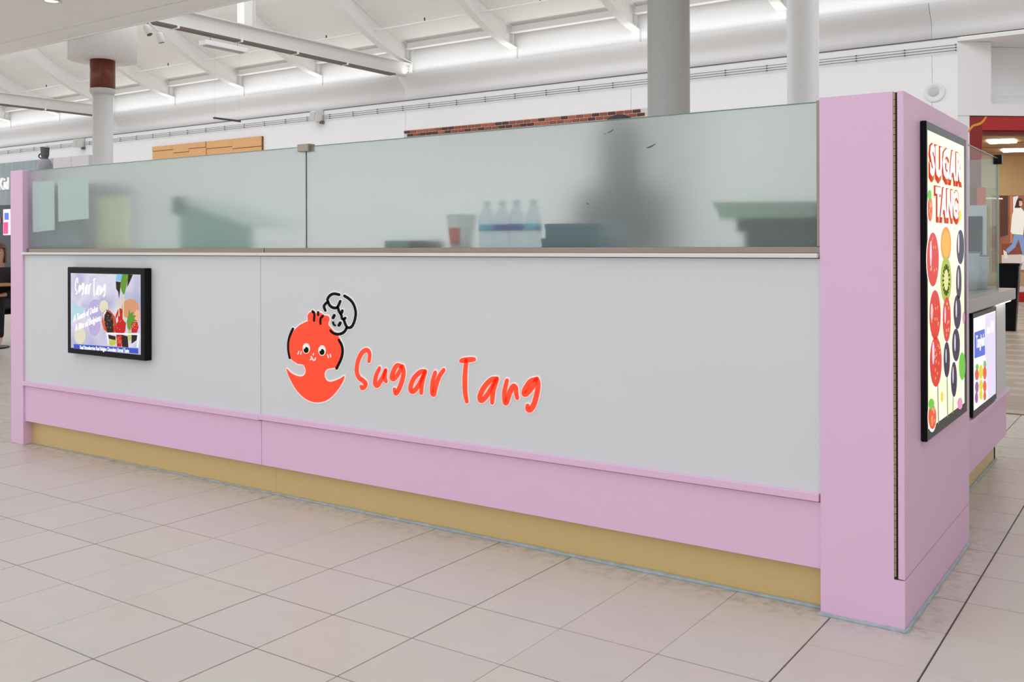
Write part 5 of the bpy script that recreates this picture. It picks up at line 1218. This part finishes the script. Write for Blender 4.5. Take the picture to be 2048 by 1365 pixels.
def hand(j, e, side, wrist, d, nrm, r=1.0):
    """palm and five fingers in the skeleton, pointing along d, curling towards -nrm"""
    d = Vector(d).normalized(); nrm = Vector(nrm).normalized(); s = d.cross(nrm).normalized() * (1 if side == 'r' else -1)
    w = Vector(wrist)
    j[side + 'palm'] = tuple(w + d * 0.05) + (0.030, 0.018)
    e.append((side + 'wrist', side + 'palm'))
    for n, (o, ln) in enumerate(((-0.030, 0.060), (-0.010, 0.072), (0.010, 0.067), (0.028, 0.052))):
        a = w + d * 0.095 + s * o; b_ = a + d * ln * 0.5 - nrm * 0.012; c = b_ + d * ln * 0.35 - nrm * 0.022
        for nm, p, rr in (('k', a, 0.0095), ('m', b_, 0.0085), ('t', c, 0.0075)): j['%sf%d%s' % (side, n, nm)] = tuple(p) + (rr,)
        e += [(side + 'palm', '%sf%dk' % (side, n)), ('%sf%dk' % (side, n), '%sf%dm' % (side, n)), ('%sf%dm' % (side, n), '%sf%dt' % (side, n))]
    a = w + d * 0.035 - s * 0.035; b_ = a + d * 0.03 - s * 0.018; c = b_ + d * 0.025 - s * 0.004
    for nm, p, rr in (('a', a, 0.011), ('b', b_, 0.0095), ('c', c, 0.008)): j[side + 'th' + nm] = tuple(p) + (rr,)
    e += [(side + 'palm', side + 'tha'), (side + 'tha', side + 'thb'), (side + 'thb', side + 'thc')]

COVERED = ('pelvis', 'waist', 'chest', 'lsho', 'rsho', 'lelb', 'relb', 'lhip', 'rhip', 'lknee', 'rknee')
def slim(j):
    """the body under its clothes"""
    return {k: (tuple(v[:3]) + tuple(q * (0.8 if k in COVERED else 1) for q in v[3:])) for k, v in j.items() if not k.startswith('nose')}

# kiosk worker, seen only as hair above the glass and a dark blur behind it
wx, wy = -1.50, 0.98
wk = empty('person', (wx, wy, 0), label='person in dark clothes standing inside the kiosk, dark hair just above the glass', cat='person')
fw_ = (-0.25, 1)
hc = (wx, wy, 1.672)
j = {'pelvis': (wx, wy, 0.96, 0.15, 0.115), 'waist': (wx, wy, 1.12, 0.135, 0.10), 'chest': (wx, wy, 1.32, 0.155, 0.11), 'neckbase': (wx, wy, 1.46, 0.075)}
j.update(head_joints(hc, fw_))
e = [('pelvis', 'waist'), ('waist', 'chest'), ('chest', 'neckbase'), ('neckbase', 'neck')] + HEAD_E
for sg, nm in ((-1, 'l'), (1, 'r')):
    j[nm + 'sho'] = (wx + sg * 0.18, wy, 1.40, 0.060); j[nm + 'elb'] = (wx + sg * 0.23, wy + 0.02, 1.12, 0.044)
    j[nm + 'wrist'] = (wx + sg * 0.15, wy + 0.20, 0.99, 0.028)
    e += [('chest', nm + 'sho'), (nm + 'sho', nm + 'elb'), (nm + 'elb', nm + 'wrist')]
    hand(j, e, nm, j[nm + 'wrist'][:3], (-sg * 0.3, 0.9, -0.25), (0, 0.2, 1))
    j[nm + 'hip'] = (wx + sg * 0.09, wy, 0.90, 0.095); j[nm + 'knee'] = (wx + sg * 0.10, wy + 0.01, 0.50, 0.062); j[nm + 'ank'] = (wx + sg * 0.10, wy - 0.02, 0.09, 0.042); j[nm + 'toe'] = (wx + sg * 0.11, wy + 0.17, 0.035, 0.034)
    e += [('pelvis', nm + 'hip'), (nm + 'hip', nm + 'knee'), (nm + 'knee', nm + 'ank'), (nm + 'ank', nm + 'toe')]
jj = slim(j)
skin('body', jj, e, SKINM, wk)
head(wk, hc, fw_, HAIRD, style='long')
DARKCL = S('charcoal_cloth', (66, 64, 70), rough=0.9, var=0.15)
tj = {k: (v[0], v[1], v[2], v[3] + 0.014, (v[4] if len(v) > 4 else v[3]) + 0.014) for k, v in j.items() if k in ('pelvis', 'waist', 'chest', 'neckbase', 'lsho', 'rsho', 'lelb', 'relb')}
skin('shirt', tj, [('pelvis', 'waist'), ('waist', 'chest'), ('chest', 'neckbase'), ('chest', 'lsho'), ('lsho', 'lelb'), ('chest', 'rsho'), ('rsho', 'relb')], DARKCL, wk)
tj = {k: (v[0], v[1], v[2], v[3] + 0.012, (v[4] if len(v) > 4 else v[3]) + 0.012) for k, v in j.items() if k in ('pelvis', 'lhip', 'rhip', 'lknee', 'rknee', 'lank', 'rank')}
skin('trousers', tj, [('pelvis', 'lhip'), ('pelvis', 'rhip'), ('lhip', 'lknee'), ('rhip', 'rknee'), ('lknee', 'lank'), ('rknee', 'rank')], S('black_cloth', (30, 30, 34), rough=0.9), wk)

# seated woman beyond the left post
sx, sy = -11.20, 3.08
sw = empty('person', (sx, sy, 0), label='woman with short brown hair and dark jacket seated at the table at far left', cat='person')
fd = Vector((0.62, -0.55, 0)).normalized()
sd_ = Vector((-fd.y, fd.x, 0))       # her left
PT = lambda a, b_, z: (sx + fd.x * a + sd_.x * b_, sy + fd.y * a + sd_.y * b_, z)
hc = PT(0.06, 0, 1.125)
j = {'pelvis': PT(0, 0, 0.54) + (0.16, 0.13), 'waist': PT(0.0, 0, 0.68) + (0.14, 0.11), 'chest': PT(0.03, 0, 0.84) + (0.15, 0.11), 'neckbase': PT(0.03, 0, 0.94) + (0.07,)}
j.update(head_joints(hc, fd))
e = [('pelvis', 'waist'), ('waist', 'chest'), ('chest', 'neckbase'), ('neckbase', 'neck')] + HEAD_E
for sg, nm in ((1, 'l'), (-1, 'r')):
    j[nm + 'sho'] = PT(0.03, sg * 0.17, 0.89) + (0.058,); j[nm + 'elb'] = PT(0.08, sg * 0.22, 0.64) + (0.045,); j[nm + 'wrist'] = PT(0.30, sg * 0.10, 0.62) + (0.027,)
    e += [('chest', nm + 'sho'), (nm + 'sho', nm + 'elb'), (nm + 'elb', nm + 'wrist')]
    hand(j, e, nm, j[nm + 'wrist'][:3], tuple(fd * 0.8 - sd_ * sg * 0.5 + Vector((0, 0, -0.1))), (0, 0, 1))
    j[nm + 'hip'] = PT(0.08, sg * 0.09, 0.52) + (0.09,); j[nm + 'knee'] = PT(0.46, sg * 0.10, 0.52) + (0.062,); j[nm + 'ank'] = PT(0.44, sg * 0.10, 0.10) + (0.042,); j[nm + 'toe'] = PT(0.60, sg * 0.11, 0.035) + (0.034,)
    e += [('pelvis', nm + 'hip'), (nm + 'hip', nm + 'knee'), (nm + 'knee', nm + 'ank'), (nm + 'ank', nm + 'toe')]
jj = slim(j)
skin('body', jj, e, SKINM, sw)
head(sw, hc, fd, HAIRB, style='bob')
tj = {k: (v[0], v[1], v[2], v[3] + 0.016, (v[4] if len(v) > 4 else v[3]) + 0.016) for k, v in j.items() if k in ('pelvis', 'waist', 'chest', 'neckbase', 'lsho', 'rsho', 'lelb', 'relb')}
for nm in 'lr':
    w_, l_ = Vector(j[nm + 'wrist'][:3]), Vector(j[nm + 'elb'][:3])
    tj[nm + 'cuff'] = tuple(l_.lerp(w_, 0.85)) + (0.042,)
skin('jacket', tj, [('pelvis', 'waist'), ('waist', 'chest'), ('chest', 'neckbase'), ('chest', 'lsho'), ('lsho', 'lelb'), ('lelb', 'lcuff'), ('chest', 'rsho'), ('rsho', 'relb'), ('relb', 'rcuff')], S('jacket_dark', (36, 30, 32), rough=0.9, var=0.2), sw)
tj = {k: (v[0], v[1], v[2], v[3] + 0.012, (v[4] if len(v) > 4 else v[3]) + 0.012) for k, v in j.items() if k in ('pelvis', 'lhip', 'rhip', 'lknee', 'rknee', 'lank', 'rank')}
skin('trousers', tj, [('pelvis', 'lhip'), ('pelvis', 'rhip'), ('lhip', 'lknee'), ('rhip', 'rknee'), ('lknee', 'lank'), ('rknee', 'rank')], S('trouser_black', (20, 20, 22), rough=0.9), sw)
ch = empty('cafe_chair', (sx, sy, 0), label='black metal chair the seated woman sits on', cat='chair')
obj('seat', slab([PT(-0.2, -0.2, 0.40), PT(0.2, -0.2, 0.40), PT(0.2, 0.2, 0.40), PT(-0.2, 0.2, 0.40)], (0, 0, 0.03)), BLACK, ch)
for a in (-0.18, 0.18):
    for b_ in (-0.18, 0.18):
        obj('leg', tube([PT(a * 1.15, b_ * 1.1, 0), PT(a, b_, 0.40)], 0.012, 8), BLACK, ch)
obj('backrest', slab([PT(-0.20, -0.18, 0.58), PT(-0.20, 0.18, 0.58), PT(-0.25, 0.18, 0.84), PT(-0.25, -0.18, 0.84)], tuple(-fd * 0.02)), BLACK, ch)
for b_ in (-0.16, 0.16): obj('back_post', tube([PT(-0.19, b_, 0.42), PT(-0.26, b_, 0.82)], 0.011, 8), BLACK, ch)
tx, ty = -10.92, 2.78
tbv = empty('cafe_table', (tx, ty, 0), label='small wooden cafe table with black base at far left', cat='table')
obj('top', lathe([(0.0, 0.735), (0.33, 0.735), (0.335, 0.74), (0.335, 0.757), (0.33, 0.76), (0.0, 0.76)], (tx, ty), 36), S('table_wood', (176, 128, 84), var=0.15, scale=6), tbv)
obj('pedestal', lathe([(0.03, 0.03), (0.03, 0.735)], (tx, ty), 16), BLACK, tbv, smooth=True)
obj('base', lathe([(0.0, 0.0), (0.24, 0.0), (0.24, 0.015), (0.05, 0.035), (0.03, 0.04)], (tx, ty), 28), BLACK, tbv)
obj('coffee_cup', lathe([(0.0, 0.76), (0.028, 0.76), (0.038, 0.83), (0.036, 0.83), (0.026, 0.765), (0.0, 0.765)], (-10.66, 2.72), 18), S('cup_paper', (236, 232, 226)), smooth=True,
    label='small white cup on the wooden cafe table', cat='cup')
# low white counter and a second guest further back
lw = obj('low_counter', B(-14.2, -11.7, 5.2, 5.45, 0, 0.62, bev=0.01), S('low_wall_white', (226, 226, 228)), label='low white divider behind the seated woman', cat='divider')
gx_, gy_ = -22.6, 10.4
g2 = empty('person', (gx_, gy_, 0), label='distant standing guest in dark clothes above the seated woman', cat='person')
j = {'pelvis': (gx_, gy_, 0.95, 0.15, 0.12), 'waist': (gx_, gy_, 1.12, 0.14, 0.1), 'chest': (gx_, gy_, 1.33, 0.17, 0.12), 'neckbase': (gx_, gy_, 1.47, 0.07)}
hc2 = (gx_, gy_, 1.64); f2 = (0.6, -0.8)
j.update(head_joints(hc2, f2))
e = [('pelvis', 'waist'), ('waist', 'chest'), ('chest', 'neckbase'), ('neckbase', 'neck')] + HEAD_E
for sg, nm in ((-1, 'l'), (1, 'r')):
    j[nm + 'sho'] = (gx_ + sg * 0.19, gy_, 1.42, 0.06); j[nm + 'elb'] = (gx_ + sg * 0.25, gy_, 1.14, 0.045); j[nm + 'wrist'] = (gx_ + sg * 0.24, gy_ - 0.05, 0.90, 0.028)
    e += [('chest', nm + 'sho'), (nm + 'sho', nm + 'elb'), (nm + 'elb', nm + 'wrist')]
    hand(j, e, nm, j[nm + 'wrist'][:3], (0, -0.1, -1), (-sg, 0, 0))
    j[nm + 'hip'] = (gx_ + sg * 0.09, gy_, 0.90, 0.095); j[nm + 'knee'] = (gx_ + sg * 0.1, gy_, 0.5, 0.065); j[nm + 'ank'] = (gx_ + sg * 0.1, gy_ + 0.02, 0.09, 0.045); j[nm + 'toe'] = (gx_ + sg * 0.11, gy_ - 0.15, 0.035, 0.035)
    e += [('pelvis', nm + 'hip'), (nm + 'hip', nm + 'knee'), (nm + 'knee', nm + 'ank'), (nm + 'ank', nm + 'toe')]
skin('body', slim(j), e, SKINM, g2)
head(g2, hc2, f2, HAIRD, style='short')
tj = {k: (v[0], v[1], v[2], v[3] + 0.014, (v[4] if len(v) > 4 else v[3]) + 0.014) for k, v in j.items() if k in ('pelvis', 'waist', 'chest', 'neckbase', 'lsho', 'rsho', 'lelb', 'relb', 'lhip', 'rhip', 'lknee', 'rknee', 'lank', 'rank')}
skin('clothes', tj, [('pelvis', 'waist'), ('waist', 'chest'), ('chest', 'neckbase'), ('chest', 'lsho'), ('lsho', 'lelb'), ('chest', 'rsho'), ('rsho', 'relb'), ('pelvis', 'lhip'), ('pelvis', 'rhip'), ('lhip', 'lknee'), ('rhip', 'rknee'), ('lknee', 'lank'), ('rknee', 'rank')], DARKCL, g2)

# ------------------------------------------------------------------ red shop at right
KX, KY = WX1, WY
ea = math.radians(40)
EV = Vector((math.cos(ea), math.sin(ea), 0)); NV = Vector((-math.sin(ea), math.cos(ea), 0))
Q = lambda u, n_, z: Vector((KX, KY, 0)) + EV * u + NV * n_ + Vector((0, 0, z))
def qbox(u0, u1, n0, n1, z0, z1, bm=None):
    bm = bm or nb()
    return slab([Q(u0, n0, z0), Q(u1, n0, z0), Q(u1, n1, z0), Q(u0, n1, z0)], (0, 0, z1 - z0), bm)
SREDM = S('shop_red', (176, 12, 14), rough=0.3)
SRED2 = S('shop_dark_red', (140, 10, 16), rough=0.3)
wr = obj('wall_right', qbox(0.0, 0.735, 0.0, 0.2, 3.90, 5.44), WALLW, kind='structure')
obj('header_strip', qbox(0.735, 6, 0.0, 0.2, 3.90, 4.145), WALLW, wr)
obj('alcove_back', qbox(0.735, 6, 0.5, 0.6, 4.145, 5.44), WALLW, wr)
obj('alcove_side', qbox(0.70, 0.735, 0.2, 0.5, 4.145, 5.44), WALLW, wr)
obj('alcove_top', slab([(KX, 18.76, 5.445), (6, 18.76, 5.445), Q(9, 1.5, 5.445), Q(0.6, 1.5, 5.445), Q(0, 0.1, 5.445)], (0, 0, 0.05)), WALLW, wr)
obj('alcove_shelf', slab([Q(0.735, 0.2, 4.15), Q(6, 0.2, 4.15), Q(6, 0.5, 4.4), Q(0.735, 0.5, 4.4)], (0, 0, -0.03)), WALLW, wr)
obj('pier', qbox(-0.02, 0.27, 0.02, 0.25, 0, 3.90), WALLW, wr)
st = empty('red_shop', tuple(Q(2.0, 0.1, 0)), label='red shop front with orange swoosh beyond the kiosk at right', cat='shop front')
obj('jamb', slab([Q(0.27, 0.03, 0), Q(0.53, 0.03, 0), Q(0.53, 0.03, 2.9), Q(0.56, 0.03, 3.6), Q(0.56, 0.03, 3.88), Q(0.27, 0.03, 3.88)], tuple(NV * 0.3)), SRED2, st)
obj('fascia', qbox(0.56, 6, 0.03, 0.3, 3.60, 3.88), SREDM, st)
obj('frame_bar', qbox(0.56, 6, 0.08, 0.2, 3.52, 3.60), S('shop_frame', (112, 20, 18)), st)
frE = lambda u, v, h: Q(u, 0.03 - h, v)
obj('swoosh', ribbon(nb(), [(0.24, 3.56), (0.34, 3.68), (0.46, 3.72), (0.55, 3.77), (0.63, 3.87)], 0.05, frE, 0, 0.02, taper=0.4), S('swoosh_orange', (232, 150, 50)), st)
obj('red_base', qbox(0.53, 6, 0.02, 0.25, 0, 0.20), SREDM, st)
obj('display_sill', qbox(0.53, 6, 0.25, 1.2, 0.0, 0.28), S('sill_white', (228, 224, 222)), st)
obj('orange_panel', qbox(0.42, 0.60, -0.02, 0.02, 0.9, 2.4), S('orange_red_panel', (214, 66, 20), emit=0.2), st)
inn = obj('shop_ceiling', qbox(0.5, 8, 0.3, 5.0, 3.56, 3.62), S('ceiling_tan', (206, 176, 142)), st)
for n_ in range(0, 4):
    obj('ceiling_seam', qbox(0.6, 8, 0.6 + 1.2 * n_, 0.63 + 1.2 * n_, 3.552, 3.56), S('seam_brown', (110, 84, 60)), st)
obj('shop_wall', qbox(0.3, 9, 5.0, 5.1, 0, 3.6), S('wall_beige', (222, 190, 140)), st)
obj('shop_floor', qbox(0.3, 9, 0.3, 5.0, 0.0, 0.02), S('shop_floor', (170, 140, 115)), st)
obj('shop_pillar', qbox(1.15, 1.62, 2.4, 2.9, 0, 3.56), S('pillar_beige', (216, 182, 128)), st)
obj('shop_side_wall', qbox(0.3, 0.4, 0.3, 5.0, 0, 3.6), S('side_beige', (190, 160, 120)), st)
for n, ps in enumerate((((1.53, 1.47), (2.04, 1.24), (2.47, 1.82), (1.98, 2.07)), ((3.08, 3.38), (3.60, 3.13), (4.03, 3.72), (3.50, 3.97)))):
    lp_ = obj('ceiling_panel_light', slab([Q(u, w, 3.535) for u, w in ps], (0, 0, 0.015)), S('panel_light', (255, 250, 238), emit=12.0), label='bright ceiling light panel inside the red shop, ' + ('nearer its front', 'deeper inside')[n], cat='light', group='ceiling light panels in the red shop')
# life-size picture of a walking woman in the shop window
pw = empty('window_poster', tuple(Q(1.7, 0.32, 0.78)), label='life-size window poster of a walking woman in white sweater and jeans', cat='poster')
U = lambda px: 1.1641 + (px - 2003) * 0.01124
V = lambda py: 2.2409 - (py - 392) * 0.01065
obj('backing', qbox(U(1985), U(2130), 0.33, 0.35, 0.62, V(391)), S('poster_brown', (150, 92, 66), var=0.3, scale=5, emit=0.25), pw)
frQ = lambda u, v, h: Q(u, 0.33 - h, v)
def pic(name, polys, c, h):
    print_layer(pw, name, polys, frQ, h, S('wp_' + name, c, emit=0.3))
T = lambda pts: [(U(a), V(b_)) for a, b_ in pts]
pic('pavement', [T([(2003, 505), (2120, 478), (2120, 540), (2003, 540)])], (206, 196, 188), 0.001)
pic('brick_steps', [T([(2003, 488), (2100, 484), (2100, 508), (2003, 510)])], (132, 66, 50), 0.0012)
pic('doorway', [T([(2000, 392), (2016, 392), (2016, 470), (2000, 475)])], (84, 50, 40), 0.0012)
pic('pale_door', [T([(2026, 394), (2036, 392), (2036, 420), (2026, 424)])], (226, 226, 226), 0.0014)
pic('post', [T([(2020, 392), (2025, 392), (2025, 486), (2020, 486)])], (196, 120, 80), 0.0014)
pic('jeans', [T([(2028, 468), (2046, 468), (2050, 500), (2047, 515), (2042, 500), (2037, 478), (2030, 495), (2016, 507), (2011, 500), (2024, 488)])], (124, 152, 196), 0.0016)
pic('shoes', [T([(2006, 500), (2013, 504), (2015, 517), (2008, 516)]), T([(2044, 512), (2050, 510), (2056, 522), (2042, 524)])], (226, 216, 206), 0.0017)
pic('sweater', [T([(2030, 414), (2038, 411), (2047, 422), (2060, 445), (2048, 450), (2046, 470), (2024, 468), (2021, 464), (2024, 430)])], (240, 236, 226), 0.0018)
pic('hair', [T([(2036, 396), (2044, 398), (2046, 406), (2040, 416), (2029, 416), (2033, 402)])], (62, 36, 26), 0.002)
pic('face', [T([(2038, 402), (2044, 402), (2045, 408), (2042, 413), (2038, 412)])], (226, 170, 140), 0.0022)
pic('smile', [T([(2040.5, 409), (2043.5, 408.5), (2042.5, 410.5)])], (250, 240, 236), 0.0024)
obj('vinyl_strip', ribbon(nb(), [(0.60, 2.17), (0.75, 2.175), (1.0, 2.165)], 0.03, frE, -0.02, -0.015), S('white_vinyl', (244, 240, 238), emit=0.3), st)
# tall black bin
bn = empty('tall_bin', (-1.27, 11.84, 0), label='tall black tapered bin on the wooden floor behind the service counter', cat='bin')
def sq(r, z, cx=-1.27, cy=11.84, k=0.35):
    out = []
    for a in range(16):
        t_ = 2 * math.pi * a / 16
        out.append(Vector((cx + r * math.copysign(abs(math.cos(t_)) ** k, math.cos(t_)), cy + r * math.copysign(abs(math.sin(t_)) ** k, math.sin(t_)), z)))
    return out
def loft(rings):
    bm = nb(); vs = [[bm.verts.new(p) for p in r_] for r_ in rings]
    for a, b_ in zip(vs, vs[1:]):
        for k in range(len(a)): bm.faces.new((a[k], a[(k + 1) % len(a)], b_[(k + 1) % len(a)], b_[k]))
    bm.faces.new(vs[0]); bm.faces.new(vs[-1])
    return bm
obj('body', loft([sq(0.085, 0.0), sq(0.14, 0.9)]), BLACK, bn)
obj('rim', loft([sq(0.14, 0.9), sq(0.152, 0.905), sq(0.152, 0.935), sq(0.13, 0.935), sq(0.125, 0.91)]), BLACK, bn)
